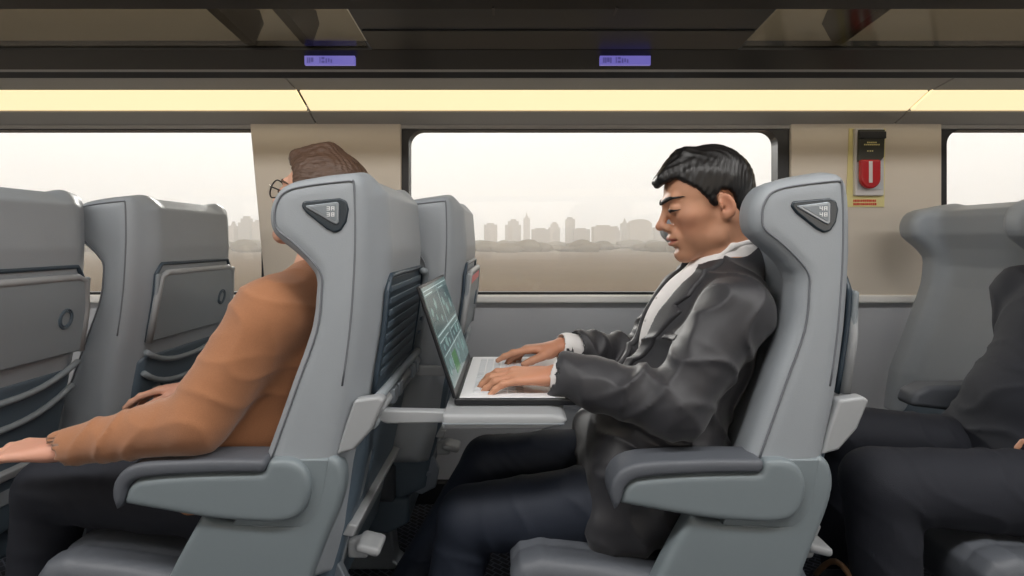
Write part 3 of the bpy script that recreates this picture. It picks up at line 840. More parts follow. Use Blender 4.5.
    inst('ltrim', lambda p: MB().prism([(rear(.49)+.004,.497),(rear(.49)+.022,.492),(rear(.47)+.018,.470),(rear(.47)-.004,.474)], .05, SW-.05).build('lower_trim', 'tray', p, bevel=.004), root)
    def hook(p):
        s = Sdf(); u = rear(.44)+.035
        s.box((u+.012, .10, .432), (.024, .030, .009), .008, R=rot('Y', 14)); s.box((u-.012, .10, .425), (.02, .012, .018), .006, k=.01)
        o = sdf_obj('foot_hook', s, .004, 'tray', p)
        return o
    inst('hook', hook, root)
    inst('mech', lambda p: MB().prism([(-.06,.40),(.0,.42),(.02,.38),(.01,.33),(-.03,.31),(-.09,.33)], .055, .075).disc((-.01,.37), .008, .05, .056).build('hinge_plate', 'metal', p, bevel=.003), root)
    if aisle:
        def panel(p):
            s = Sdf()
            pr = [(-.229,.533),(-.222,.541),(-.209,.530),(-.150,.523),(-.095,.521),(-.055,.526),(-.030,.543),(-.017,.572),(-.008,.612),(-.002,.640),(.008,.644),(.021,.634),(.0285,.612),(.0286,.585),(.018,.545),(.0,.50),(-.03,.42),(-.065,.30),(-.09,.20),(-.36,.20),(-.355,.26),(-.289,.42)]
            s.prism(spl(pr, 3), -.004, .038, .011)
            return sdf_obj('side_panel', s, .0045, 'plastic', p)
        inst('panel', panel, root)
        # recess plate behind the armrest
        inst('recess', lambda p: MB().prism([(-.17,.522),(-.03,.515),(-.012,.54),(.004,.64),(-.10,.640),(-.15,.56)], -.0035, .036).build('pivot_plate', 'plastic', p, bevel=.004), root)
        def arm(p, y0=-.012):
            s = Sdf()
            pr = [(-.354,.566),(-.343,.598),(-.318,.611),(-.20,.619),(-.108,.6205),(-.097,.643),(-.062,.643),(-.040,.632),(-.028,.610),(-.027,.585),(-.036,.556),(-.052,.540),(-.080,.533),(-.12,.533),(-.209,.541)]
            s.prism(spl(pr, 3), -.018, .046, .010)
            return sdf_obj('armrest', s, .0045, 'plastic', p)
        a = inst('arm', arm, root)
        def pad(p):
            s = Sdf()
            pr = [(-.3635,.556),(-.3715,.582),(-.368,.606),(-.352,.627),(-.325,.638),(-.27,.6425),(-.18,.6455),(-.106,.645),(-.102,.634),(-.1075,.6215),(-.20,.620),(-.318,.612),(-.343,.599),(-.354,.568)]
            s.prism(spl(pr, 4), -.022, .050, .009)
            return sdf_obj('armrest_pad', s, .004, 'leather_dark', p)
        q = inst('pad', pad, a)
        # hinge cover beside the back
        inst('cover', lambda p: MB().prism([(.012,.642),(.045,.652),(.078,.690),(.100,.742),(.088,.748),(.045,.742),(.03,.70)], .006, .034).build('hinge_cover', 'tray', p, bevel=.006, seg=3), root)
    # middle armrest
    if aisle:
        inst('marm', lambda p: MB().prism([(-.352,.585),(-.34,.622),(-.30,.64),(-.05,.643),(-.03,.60),(-.06,.55)], SW-.012, SW+.055).build('middle_armrest', 'leather_dark', p, bevel=.014, seg=4), root)
    return root

TRAYZ = .708
make_seat((-.329, .95, 0), 'grey aisle seat with open tray table, the man in the orange-brown sweater sits in it', True, 'open', '3', 'train seats')
make_seat((.544, .95, 0), 'grey aisle seat the man in the charcoal suit leans back in', True, 'folded', '4', 'train seats')
make_seat((-1.202, .95, 0), 'grey aisle seat farthest left, in front of the man in the sweater', True, 'folded', '3', 'train seats')
make_seat((1.417, .95, 0), 'grey aisle seat farthest right, behind the suited man', True, 'folded', '4', 'train seats')
OFW = .103
_ws = make_seat((-.329+OFW, 1.445, 0), 'grey window seat behind the laptop screen, back against the wide window', False, 'folded', '3', 'train seats')
make_seat((.544+OFW, 1.445, 0), 'grey window seat hidden beyond the suited man, edge of headrest by his nose', False, 'folded', '4', 'train seats')
make_seat((-1.202+OFW, 1.445, 0), 'grey window seat with folded tray table at the left window', False, 'folded', '3', 'train seats')
make_seat((1.417+OFW, 1.445, 0), 'grey window seat at the right pillar behind the suited man', False, 'folded', '4', 'train seats')

# the row of seats across the aisle, behind the viewer
for i, x in enumerate((-1.202, -.329, .544)):
    for win in (0, 1):
        r = make_seat((x, -.42 - win*.52, 0), 'grey train seat across the aisle, behind the viewer', not win, 'folded', '3' if x < .5 else '4', 'train seats across the aisle')
        r.scale = (1, -1, 1)

_m = MB(); quad_on_rear(_m, .07, SW-.07, .902, .924, .0165, .0012, 2); _m.build('reflection_strip', 'coral', _ws)  # pinkish reflection on the folded tray, painted as a thin coral slab
# ------------------------------------------------------------------ people
def basis(fwd, up):
    f = _a(fwd)/np.linalg.norm(fwd); u = _a(up) - f*(_a(up) @ f); u /= np.linalg.norm(u)
    return f, u, np.cross(u, f)      # forward, up, left (for a person)

# head frame: +x forward, +y to the person's left, +z up
def head_sdf(beard=False):
    s = Sdf()
    s.ell((-.010, 0, .034), (.084, .071, .077))                        # skull
    s.ell((.028, 0, .020), (.060, .062, .072), k=.03)                  # forehead
    s.ell((.030, 0, -.032), (.050, .050, .062), k=.03)                 # mid face
    for y in (-1, 1):
        s.cap((-.012, y*.054, -.045), (.004, y*.048, -.076), .013, .012, k=.024)   # jaw angle
        s.cap((.004, y*.048, -.076), (.066, y*.014, -.103), .012, .012, k=.022)   # jaw line
        s.ell((.050, y*.042, -.022), (.026, .022, .020), k=.024)                 # cheekbone
        s.ell((.046, y*.036, -.058), (.026, .017, .026), k=.02)                  # cheek
        s.cap((.078, y*.040, .024), (.090, y*.012, .019), .0085, .008, k=.014)     # brow ridge
    s.ell((.076, 0, -.102), (.018, .021, .015), k=.022)                # chin
    s.ell((.052, 0, -.080), (.036, .036, .026), k=.02)
    for y in (-1, 1):
        s.ell((.100, y*.033, .002), (.017, .021, .012), k=.012, op='-')          # eye hollow
        s.ell((.0765, y*.032, .001), (.0155, .0175, .0135), k=.004)                # eyelids
    s.cap((.086, 0, .014), (.108, 0, -.026), .0075, .0095, k=.012)     # nose bridge
    s.ell((.1115, 0, -.031), (.0115, .0105, .0095), k=.007)            # nose tip
    for y in (-1, 1):
        s.ell((.0985, y*.0135, -.036), (.011, .0072, .0085), k=.006)
        s.ell((.103, y*.0062, -.0435), (.0045, .0032, .003), k=.002, op='-')
    s.ell((.083, 0, -.064), (.016, .030, .024), k=.014)                # muzzle
    s.cap((.0965, -.012, -.0605), (.0965, .012, -.0605), .0052, k=.004, squash=((1, 0, 0), 1.2))
    s.cap((.090, -.020, -.063), (.0965, -.010, -.0605), .0035, .0052, k=.004); s.cap((.090, .020, -.063), (.0965, .010, -.0605), .0035, .0052, k=.004)
    s.cap((.0945, -.011, -.0725), (.0945, .011, -.0725), .0064, k=.004)
    s.cap((.087, -.019, -.069), (.0945, -.010, -.0725), .004, .0062, k=.004); s.cap((.087, .019, -.069), (.0945, .010, -.0725), .004, .0062, k=.004)
    s.box((.098, 0, -.0668), (.010, .020, .0009), .0008, k=.003, op='-')
    s.box((.087, 0, -.0668), (.010, .026, .0009), .0008, k=.003, op='-')
    s.ell((.092, 0, -.086), (.008, .020, .005), k=.008, op='-')
    Re = rot('Z', -18) @ rot('Y', -10)
    for y in (-1, 1):
        R = rot('Z', -24*y) @ rot('Y', 12)
        s.ell((-.016, y*.0765, -.014), (.0165, .0060, .0265), k=.006, R=R)         # ear
        s.ell((-.011, y*.0735, -.036), (.008, .005, .009), k=.006, R=R)
        s.ell((-.013, y*.0815, -.011), (.0092, .0045, .0165), k=.004, op='-', R=R)
        s.ell((-.008, y*.0775, -.020), (.005, .0070, .006), k=.003, op='-')
        s.cap((-.003, y*.0770, -.004), (-.004, y*.0765, -.018), .003, .0028, k=.004)
    return s

def head_tone(base, lip, ruddy, V, stub=0.0):
    """skin tone by place on the face (lips, cheeks, ears, eyebrows' bed)"""
    n = len(V); c = np.tile(_a(base)[:3], (n, 1))
    def mixin(w, col): 
        nonlocal c
        c = c*(1-w[:, None]) + _a(col)[:3]*w[:, None]
    g = lambda ctr, r: np.exp(-(((V - _a(ctr))/_a(r))**2).sum(1))
    for y in (-1, 1):
        mixin(.45*g((.062, y*.045, -.035), (.03, .025, .025)), ruddy); mixin(.5*g((-.018, y*.08, -.008), (.02, .012, .035)), ruddy)
    mixin(.35*g((.112, 0, -.03), (.012, .015, .012)), ruddy)
    L = (np.abs(V[:, 2] + .0665) < .0125 - .35*np.abs(V[:, 1])) & (np.abs(V[:, 1]) < .025) & (V[:, 0] > .082)
    c[L] = c[L]*.25 + _a(lip)[:3]*.75
    if stub:
        w = stub*np.clip((-.045 - V[:, 2])/.03, 0, 1)*(V[:, 0] > -.01)*(V[:, 2] > -.125); w[L] = 0
        mixin(w, _a(base)[:3]*.45)
    return c

def hand_sdf(wrist, fwd, down, side, curls, L=1.0, thumb=(.5, .35), spread=(-.10, -.03, .04, .12), fk=.0032):
    """side points to the thumb; curls: four (mcp, pip, dip) in degrees, index first"""
    f = _a(fwd)/np.linalg.norm(fwd); d = _a(down) - f*(_a(down) @ f); d /= np.linalg.norm(d)
    s_ = np.cross(f, d); s_ = s_ if s_ @ _a(side) > 0 else -s_
    w = _a(wrist); S = Sdf()
    pt = lambda a, b8, c: w + (f*a + s_*b8 + d*c)*L
    # palm
    kn = [(.092, .026), (.096, .0065), (.091, -.013), (.082, -.030)]
    for (a, b8), r in zip(kn, (.0125, .0125, .0118, .0105)):
        S.cap(pt(.012, b8*.55, .002), pt(a, b8, 0), .0150*L, r*L, k=.012*L, squash=(d, .85))
    S.cap(pt(-.05, 0, .001), pt(.02, 0, .002), .0225*L, .0225*L, k=.018*L, squash=(d, .72))
    S.ell(pt(.040, .020, .010), (.024*L, .024*L, .018*L), k=.012*L)
    lens = [(.041, .025, .020), (.046, .028, .021), (.042, .026, .020), (.032, .020, .018)]
    fr = [(.0098, .0086, .0078, .0064), (.0100, .0088, .0079, .0065), (.0095, .0083, .0075, .0062), (.0084, .0074, .0067, .0056)]
    tips = []
    for i in range(4):
        a, b8 = kn[i]; p = pt(a, b8, 0); ang = 0.0; sp = spread[i]
        F = Sdf()
        for q in range(3):
            ang += math.radians(curls[i][q])
            dr = (f*math.cos(ang) + d*math.sin(ang)); dr = dr + s_*(-sp)*math.cos(ang); dr /= np.linalg.norm(dr)
            p2 = p + dr*lens[i][q]*L
            F.cap(p, p2, fr[i][q]*L, fr[i][q+1]*L, k=.003 if q else 0)
            if q < 2: F.ell(p2, (fr[i][q+1]*1.08*L,)*3, k=.003)
            p = p2
        tips.append(p)
        S.sub(F, k=fk)
    T = Sdf(); p = pt(.028, .026, .010); a1, a2 = thumb
    d1 = f*math.cos(a1) + s_*math.sin(a1) + d*.22; d1 /= np.linalg.norm(d1); p2 = p + d1*.036*L
    d2 = f*math.cos(a2) + s_*math.sin(a2) + d*.30; d2 /= np.linalg.norm(d2); p3 = p2 + d2*.030*L; p4 = p3 + d2*.022*L
    T.cap(p, p2, .0145*L, .0112*L); T.cap(p2, p3, .0112*L, .0102*L, k=.003); T.cap(p3, p4, .0102*L, .0082*L, k=.003)
    S.sub(T, k=.008)
    return S, tips

def chain(s, pts, rs, k, squash=None):
    for i in range(len(pts)-1): s.cap(pts[i], pts[i+1], rs[i], rs[i+1], k=k, squash=squash)

def make_person(spec):
    o = _a(spec['base'])
    root = empty(spec.get('name', 'person'), tuple(o), spec['label'], 'person')
    hs = spec['hs']; hc = _a(spec['head']); HR = _a(spec['headR'])       # scale, centre, rotation (columns = fwd, left, up)
    J = {k: _a(v) for k, v in spec['J'].items()}
    h = spec.get('h', .0032)
    H = head_sdf()
    body = Sdf(); body.sub(H, xf=(HR, hc, hs))
    hl = lambda v: HR @ (_a(v)*hs) + hc
    nk = spec.get('neck_r', .054)
    body.cap(hl((-.028, 0, -.04)), J['neck'], nk*hs, nk*1.04, k=.03)
    body.cap(J['neck'], J['chest'] + (.03, 0, 0), .056, .075, k=.03)
    for sd in 'nf':
        body.cap(J['neck'] + (0, 0, -.02), J['sh_'+sd], .042, .040, k=.05)
        chain(body, [J['sh_'+sd], J['el_'+sd], J['wr_'+sd]], [.040, .033, .022], .02)
        chain(body, [J['hip_'+sd], J['kn_'+sd], J['an_'+sd]], [.068, .046, .030], .03)
        body.cap(J['an_'+sd], J['toe_'+sd], .030, .024, k=.02)
    cr = spec.get('torso', ((.105, .155), (.10, .145)))
    body.ell(J['chest'] + (.02, 0, -.02), (cr[0][0]*.72, cr[0][1]*.85, .13), k=.04)
    body.cap(J['chest'] + (.02, 0, -.02), J['pelvis'], .075, .10, k=.05, squash=((0, 1, 0), 1.4))
    for sd in 'nf':
        S, tips = hand_sdf(J['wr_'+sd], *spec['hand_'+sd])
        body.sub(S, k=.006)
    sk = spec['skin']
    def tone(V):
        loc = ((V - hc) @ HR)/hs
        c = head_tone(sk['base'], sk['lip'], sk['ruddy'], loc, sk.get('stub', 0))
        for sd in 'nf':
            w = .35*np.exp(-((V - J['wr_'+sd])**2).sum(1)/.12**2)
            c = c*(1-w[:, None]) + _a(sk['ruddy'])[:3]*w[:, None]
        return c
    b = sdf_obj('body', body, h, 'skin', root, tone, origin=o)
    # eyes and brows, laid on the face
    def patch(name, poly, off, m, hh=.0013, k=.001, x0=.055, x1=.13):
        F = lambda p: H(p) - off
        G_ = lambda p: H(p) + .003
        pf, pc, pr = f_prism(poly, x0, x1, .0006, axes=(1, 2, 0))
        L = Sdf(); c = _a((.088, sum(q[0] for q in poly)/len(poly), sum(q[1] for q in poly)/len(poly)))
        L.p = [(lambda p: np.maximum(np.maximum(F(p), -G_(p)), pf(p)), c, .034, 0, '+')]
        W = Sdf(); W.sub(L, xf=(HR, hc, hs)); W.p = [(W.p[0][0], hl(c), .034*hs, 0, '+')]
        sdf_obj(name, W, hh, m, root, origin=o)
    for y in (-1, 1):
        pl = lambda q: [(y*a_, b_) for a_, b_ in q] if y > 0 else [(y*a_, b_) for a_, b_ in q][::-1]
        patch('eyelashes', pl([(.0150,-.0065),(.019,-.0010),(.030,.0022),(.040,.0016),(.053,-.0035),(.043,-.0050),(.030,-.0062),(.020,-.0070)]), .0020, spec['hairmat'])
        patch('eyebrow', pl([(.007,.0150),(.009,.0240),(.026,.0290),(.042,.0290),(.060,.0215),(.044,.0215),(.026,.0185)]), .0026, spec['hairmat'], .0016, x0=.04)
    return root, J, hl, o, hs, HR, hc

def hair_obj(root, o, hs, HR, hc, outline, m, thick=.013, side=.010, extra=(), noise=.0011, cutside=None, h=.0018):
    s = Sdf()
    S0 = Sdf()
    S0.ell((-.010, 0, .040), (.085+thick*.75, .071+side, .076+thick*.8))
    S0.ell((.026, 0, .024), (.060+thick, .062+side, .074+thick), k=.03)
    S0.cap((-.046, 0, -.02), (-.040, 0, -.07), .054, .05, k=.03)
    for (a, b9, r1, r2, k) in extra: S0.cap(a, b9, r1, r2, k=k)
    S0.add(f_prism(outline, -.12, .12, .004), .008, '&')
    if cutside: 
        for (c, r) in cutside: S0.ell(c, r, k=.006, op='-')
    def post(P_, d):
        x, y, z = P_.T; t = np.clip((z - .075)/.03, 0, 1)
        w = 1.3*np.sin(x*55 + y*40) + 1.1*np.sin(z*62 - x*30)
        sd = .5*np.sin((z*.55 + x*.95)*520 + 2.2*w) + .6*np.sin((z*.4 + x)*290 - 1.7*w)
        tp = np.sin((y*1.0 + x*.22)*520 + 2.2*w) + .6*np.sin((y + x*.3)*300 - 1.5*w)
        big = np.sin(x*48 + y*60 + 2*np.sin(z*50))
        return d + noise*(.75*(sd*(1-t) + tp*t) + .9*big)
    S0.post = post
    s.sub(S0, xf=(HR, hc, hs))
    return sdf_obj('hair', s, h, m, root, origin=o)

def frame_from(yaw, pitch, roll=0.0):
    """head facing -x at yaw 0; yaw>0 turns towards the aisle, pitch>0 looks down"""
    y = math.radians(yaw); p = math.radians(pitch)
    f = _a((-math.cos(y)*math.cos(p), -math.sin(y)*math.cos(p), -math.sin(p)))
    up = _a((0, 0, 1)) + (0.0, math.sin(math.radians(roll)), 0); up = up - f*(up @ f); up /= np.linalg.norm(up)
    lf = np.cross(up, f)
    return np.stack([f, lf, up], 1)

SK1 = dict(base=rgb(198, 146, 116), lip=rgb(176, 96, 88), ruddy=rgb(196, 124, 98), stub=.22)
SK2 = dict(base=rgb(214, 166, 142), lip=rgb(188, 112, 102), ruddy=rgb(206, 128, 108), stub=.12)

# =============== the man in the suit
J1 = dict(neck=(.487, 1.19, .975), chest=(.41, 1.19, .82), pelvis=(.325, 1.19, .51),
          sh_n=(.437, 1.035, .893), el_n=(.305, 1.00, .722), wr_n=(.088, 1.075, .757),
          sh_f=(.437, 1.345, .893), el_f=(.335, 1.40, .715), wr_f=(.122, 1.325, .765),
          hip_n=(.33, 1.10, .50), kn_n=(-.092, 1.12, .445), an_n=(-.165, 1.12, .10), toe_n=(-.31, 1.11, .05),
          hip_f=(.33, 1.28, .50), kn_f=(-.058, 1.30, .485), an_f=(-.290, 1.31, .12), toe_f=(-.43, 1.31, .06))
R1_ = frame_from(-5, 12)
cur = [(8, 22, 12), (10, 26, 14), (10, 28, 14), (8, 24, 12)]
cur_f = [(6, 12, 8), (24, 34, 20), (30, 40, 22), (32, 38, 20)]
spec1 = dict(base=(.34, 1.19, 0), label='man with short black hair in a charcoal suit, typing on the laptop', head=(.438, 1.19, 1.114), headR=R1_, hs=1.01, J=J1, skin=SK1, hairmat='hair_black', neck_r=.055,
             hand_n=((-.98, .08, -.03), (-.02, .16, -1), (0, 1, 0), cur, .92, (.35, .10), (-.16, -.05, .06, .18)), hand_f=((-.97, -.06, -.06), (0, -.10, -1), (0, -1, 0), cur_f, .92, (.55, .15)))
root1, J, hl, o1, hs, HR, hc = make_person(spec1)
hairout = [(.112,.064),(.104,.052),(.094,.056),(.078,.062),(.064,.062),(.054,.048),(.040,.036),(.030,.022),(.018,.006),(.008,-.012),(-.001,-.012),(.001,.010),(-.010,.020),(-.026,.018),(-.036,.004),(-.038,-.022),(-.052,-.052),(-.064,-.074),(-.115,-.070),(-.135,.02),(-.12,.12),(0,.16),(.09,.14),(.128,.092)]
hair_obj(root1, o1, hs, HR, hc, hairout, 'hair_black', .012, .008,
         extra=[((.03,.02,.100),(.090,.026,.070),.026,.013,.02), ((.02,-.03,.098),(.086,-.026,.074),.026,.014,.02), ((.04,0,.100),(.099,0,.066),.024,.010,.02)])

def at(px, py, Y): return P(px, py, Y)
def jacket():
    s = Sdf()
    ch = J['chest']
    s.ell((.405, 1.19, .80), (.118, .172, .185), k=0, R=rot('Y', 20))
    s.ell((.455, 1.19, .885), (.075, .165, .075), k=.06)
    s.ell((.33, 1.19, .64), (.135, .180, .14), k=.06, R=rot('Y', 14))
    s.box((.295, 1.19, .525), (.150, .190, .115), .08, k=.05, R=rot('Y', 4))
    # collar stand
    s.cap((.503, 1.19, .980), (.475, 1.19, .940), .070, .080, k=.03)
    for sd, q in (('n', -1), ('f', 1)):
        sh = J['sh_'+sd]; el = J['el_'+sd]; wr = J['wr_'+sd]
        s.cap((.48, 1.19 + q*.05, .952), sh + (.01, 0, -.002), .040, .060, k=.04)
        s.cap(sh, el, .068, .058, k=.025)
        w2 = wr + (el - wr)/np.linalg.norm(el - wr)*.012
        s.cap(el, w2, .059, .0490, k=.02)
        s.ell(el + (.006, 0, -.012), (.062, .050, .052), k=.02)
    s.box((.205, 1.045, .455), (.055, .030, .035), .02, k=.05)          # tail of the front panel
    # sleeve openings and the V of the front
    for sd in 'nf':
        el = J['el_'+sd]; wr = J['wr_'+sd]; u = (wr - el)/np.linalg.norm(wr - el)
        s.cap(wr - u*.030, wr + u*.10, .0392, .0392, k=.002, op='-'); s.cap(wr + u*.068, wr + u*.16, .064, .064, k=.004, op='-')
    s.cap((.474, 1.19, 1.05), (.470, 1.19, .972), .064, .058, k=.006, op='-')
    s.add(f_prism(VHOLE, -.1, .452, .004, axes=(1, 2, 0)), .006, '-')
    s.post = jacket_folds
    return s
def yzp(pts): return [(1.19 + a, b) for a, b in pts]
VHOLE = yzp([(-.052,1.0),(-.056,.96),(-.052,.90),(-.036,.82),(-.004,.715),(.004,.715),(.036,.82),(.052,.90),(.056,.96),(.052,1.0)])
def jacket_folds(P_, d):
    f = np.zeros(len(P_))
    for sd in 'nf':
        sh, el, wr = J['sh_'+sd], J['el_'+sd], J['wr_'+sd]
        u1 = (el-sh)/np.linalg.norm(el-sh); u2 = (wr-el)/np.linalg.norm(wr-el)
        f += .0085*ridges(P_, u2 + (0, 0, .9), 46, 1.3, .55)*gau(P_, el*.72 + wr*.28 + (0, 0, .03), .075)
        f += .0065*ridges(P_, u2 + (0, 0, -.5), 50, 2.2, .6)*gau(P_, el*.3 + wr*.7, .07)
        f += .0060*ridges(P_, u1*1.0 + (.6, 0, 0), 42, 4.1, .6)*gau(P_, el*.75 + sh*.25, .07)
        f += .0060*ridges(P_, u1 + (-.6, 0, .2), 40, .7, .6)*gau(P_, sh*.75 + el*.25 + (-.04, 0, -.02), .06)
    f += .0050*ridges(P_, (.5, 0, 1), 36, 3.0, .8)*gau(P_, (.30, 1.02, .62), .11)
    f += .0045*ridges(P_, (.9, 0, -.5), 34, .3, .8)*gau(P_, (.46, 1.05, .72), .10)
    f += .0035*ridges(P_, (1, .3, .4), 30, 5.0, .9)
    return d - 2.0*f + .005
jk = sdf_obj('jacket', jacket(), .0038, 'jacket', root1, origin=o1, relax=3)


def offset_part(base, poly, off, xmax, name, m, parent, origin, h=.003, axes=(1, 2, 0), rad=.002, extra=None):
    """a layer lying on a garment: the garment's surface raised by off, inside a front-view outline"""
    s = Sdf(); s.p = list(base.p)
    s.post = lambda P_, d: (base.post(P_, d) if base.post else d) - off
    inner = Sdf(); inner.p = list(base.p); inner.post = lambda P_, d: (base.post(P_, d) if base.post else d) + .004
    pf, pc, pr = f_prism(poly, -.1, xmax, rad, axes=axes)
    L = Sdf()
    L.p = [(lambda p: -smin(-smin_hard(s(p), -inner(p)), -pf(p), .003), _a(((0.38), sum(q[0] for q in poly)/len(poly), sum(q[1] for q in poly)/len(poly))), .16, 0, '+')]
    return sdf_obj(name, L, h, m, parent, origin=origin)
def smin_hard(a, b): return np.maximum(a, b)

JB = jacket(); JB.p = [q for q in JB.p if q[4] != '-']      # the closed jacket form the lapels lie on
for q in (-1, 1):
    lap = [(.050,.985),(.058,.955),(.0535,.90),(.037,.82),(.004,.712),(.016,.705),(.060,.785),(.088,.850),(.104,.884),(.082,.893),(.098,.915),(.088,.955),(.070,.992)]
    lp = yzp([(q*a, b) for a, b in lap]); lp = lp if q > 0 else lp[::-1]
    offset_part(JB, lp, .0065, .468, 'lapel', 'jacket', jk, o1)
# breast pocket welt, front edge and buttons
offset_part(JB, yzp([(-.150,.845),(-.095,.838),(-.094,.826),(-.149,.833)]), .0025, .46, 'pocket_welt', 'jacket', jk, o1)
def shirt():
    s = Sdf()
    s.cap((.486, 1.19, 1.010), (.480, 1.19, .96), .0655, .070, k=.0)
    s.ell((.398, 1.19, .815), (.106, .09, .160), k=.03, R=rot('Y', 20))
    s.cap((.478, 1.19, .96), (.435, 1.19, .89), .064, .075, k=.03)
    s.box((.485, 1.19, 1.072), (.12, .12, .05), .005, k=.004, op='-', R=rot('Y', -20))
    return s
SH = shirt()
shirt_o = sdf_obj('shirt', SH, .004, 'shirt', root1, origin=o1)
for q in (-1, 1):
    cf = Sdf(); cf.cap((.468, 1.19+q*.063, 1.016), (.425, 1.19+q*.043, .976), .006, .007); cf.cap((.425, 1.19+q*.043, .976), (.396, 1.19+q*.026, .942), .007, .005, k=.01)
    cf.cap((.468, 1.19+q*.063, 1.016), (.515, 1.19+q*.056, 1.028), .006, .006, k=.01)
    cf.cap((.440, 1.19+q*.05, .978), (.405, 1.19+q*.046, .938), .005, .004, k=.012)
    sdf_obj('collar', cf, .0025, 'shirt', shirt_o, origin=o1)
for k, z in enumerate((.90, .85, .80)):
    x = float([xx for xx in np.arange(.2, .5, .001) if SH(_a([[xx, 1.19, z]]))[0] < 0][0])
    b_ = Sdf(); b_.ell((x, 1.19, z), (.002, .005, .005)); sdf_obj('shirt_button', b_, .0016, 'box_white', shirt_o, origin=o1)
for sd in 'nf':
    el, wr = J['el_'+sd], J['wr_'+sd]; u = (wr-el)/np.linalg.norm(wr-el)
    c = Sdf(); c.cap(wr - u*.045, wr - u*.016, .0365, .0365); c.cap(wr - u*.10, wr + u*.08, .0285, .0285, k=.001, op='-')
    sdf_obj('cuff', c, .0024, 'shirt', shirt_o, origin=o1, relax=2)
el, wr = J['el_n'], J['wr_n']; u = (wr-el)/np.linalg.norm(wr-el)
for k in range(4):
    p = wr - u*(.028 + .014*k) + (0, -.026, -.026); b_ = Sdf(); b_.ell(p + (0, -.0035, -.002), (.0055, .0045, .0045))
    sdf_obj('sleeve_button', b_, .002, 'black', jk, origin=o1)

def trousers(J, fold=1.0, r=(.086, .066, .052)):
    s = Sdf()
    s.box(J['pelvis'] + (0, 0, -.01), (.12, .16, .085), .07)
    for sd in 'nf':
        a, k, n = J['hip_'+sd], J['kn_'+sd], J['an_'+sd]
        s.cap(a, k, r[0], r[1], k=.03); s.cap(k, n, r[1]-.002, r[2], k=.012)
        s.cap(n + (0, 0, -.02), n + (0, 0, -.09), .034, .036, k=.003, op='-')
    def post(P_, d):
        f = np.zeros(len(P_))
        for sd in 'nf':
            a, k, n = J['hip_'+sd], J['kn_'+sd], J['an_'+sd]
            f += .0065*ridges(P_, (.7, 0, 1), 42, 1.1, .7)*gau(P_, k + (.05, 0, -.03), .085)
            f += .0045*ridges(P_, (.4, .2, 1), 36, 2.7, .8)*gau(P_, k*.5 + n*.5, .12)
            f += .0055*ridges(P_, (1, 0, .3), 34, .5, .7)*gau(P_, a*.5 + k*.5, .13)
        return d - f*fold + .002
    s.post = post
    return s
def shoes(J, root, o, m='shoe'):
    for sd in 'nf':
        n, t = J['an_'+sd], J['toe_'+sd]; s = Sdf()
        s.cap(n + (.01, 0, -.035), t + (.02, 0, 0), .040, .034); s.ell(t + (0, 0, -.004), (.05, .040, .026), k=.02)
        s.box(((n+t)/2)*(1, 1, 0) + (0, 0, .014), (abs(n[0]-t[0])/2 + .04, .038, .012), .008, k=.01)
        sdf_obj('shoe', s, .005, m, root, origin=o)
sdf_obj('trousers', trousers(J), .005, 'denim', root1, origin=o1)
shoes(J, root1, o1)
# =============== the man in the sweater
D = _a((-.873, 0, 0)); JA = {k: v.copy() for k, v in J.items()}
J2 = {k: v + D for k, v in JA.items()}
J2.update(neck=_a((-.415, 1.19, .965)), chest=_a((-.465, 1.19, .81)), sh_n=_a((-.470, 1.035, .885)), el_n=_a((-.575, .975, .700)), wr_n=_a((-.815, .965, .652)),
          sh_f=_a((-.470, 1.345, .885)), el_f=_a((-.60, 1.41, .70)), wr_f=_a((-.80, 1.36, .66)),
          kn_n=_a((-.95, 1.10, .52)), an_n=_a((-1.0, 1.10, .10)), toe_n=_a((-1.14, 1.10, .05)), kn_f=_a((-.95, 1.31, .52)), an_f=_a((-1.0, 1.31, .10)), toe_f=_a((-1.14, 1.31, .05)))
relax = [(12, 16, 10), (14, 18, 12), (16, 20, 12), (18, 22, 14)]
spec2 = dict(base=(-.54, 1.19, 0), label='man with brown hair in an orange-brown sweater, his arm on the left armrest', head=(-.424, 1.19, 1.112), headR=frame_from(-10, -18), hs=.96, J=J2, skin=SK2, hairmat='hair_brown',
             hand_n=((-1, .02, -.04), (0, .1, -1), (0, 1, 0), relax, .95, (.4, .1)), hand_f=((-1, -.1, -.1), (0, -.1, -1), (0, -1, 0), relax, .95, (.4, .1)), h=.0035)
root2, J, hl2, o2, hs2, HR2, hc2 = make_person(spec2)
hair2 = [(.108,.072),(.094,.062),(.072,.062),(.056,.050),(.040,.024),(.024,.006),(.010,-.020),(-.002,-.026),(-.002,.008),(-.012,.030),(-.030,.028),(-.040,.005),(-.042,-.03),(-.052,-.062),(-.062,-.090),(-.115,-.085),(-.14,.02),(-.12,.12),(0,.17),(.08,.16),(.122,.11)]
hair_obj(root2, o2, hs2, HR2, hc2, hair2, 'hair_brown', .014, .008, extra=[((.02,.0,.112),(.088,.01,.086),.030,.018,.02), ((.03,-.03,.112),(.082,-.03,.088),.026,.016,.02)], noise=.0009)
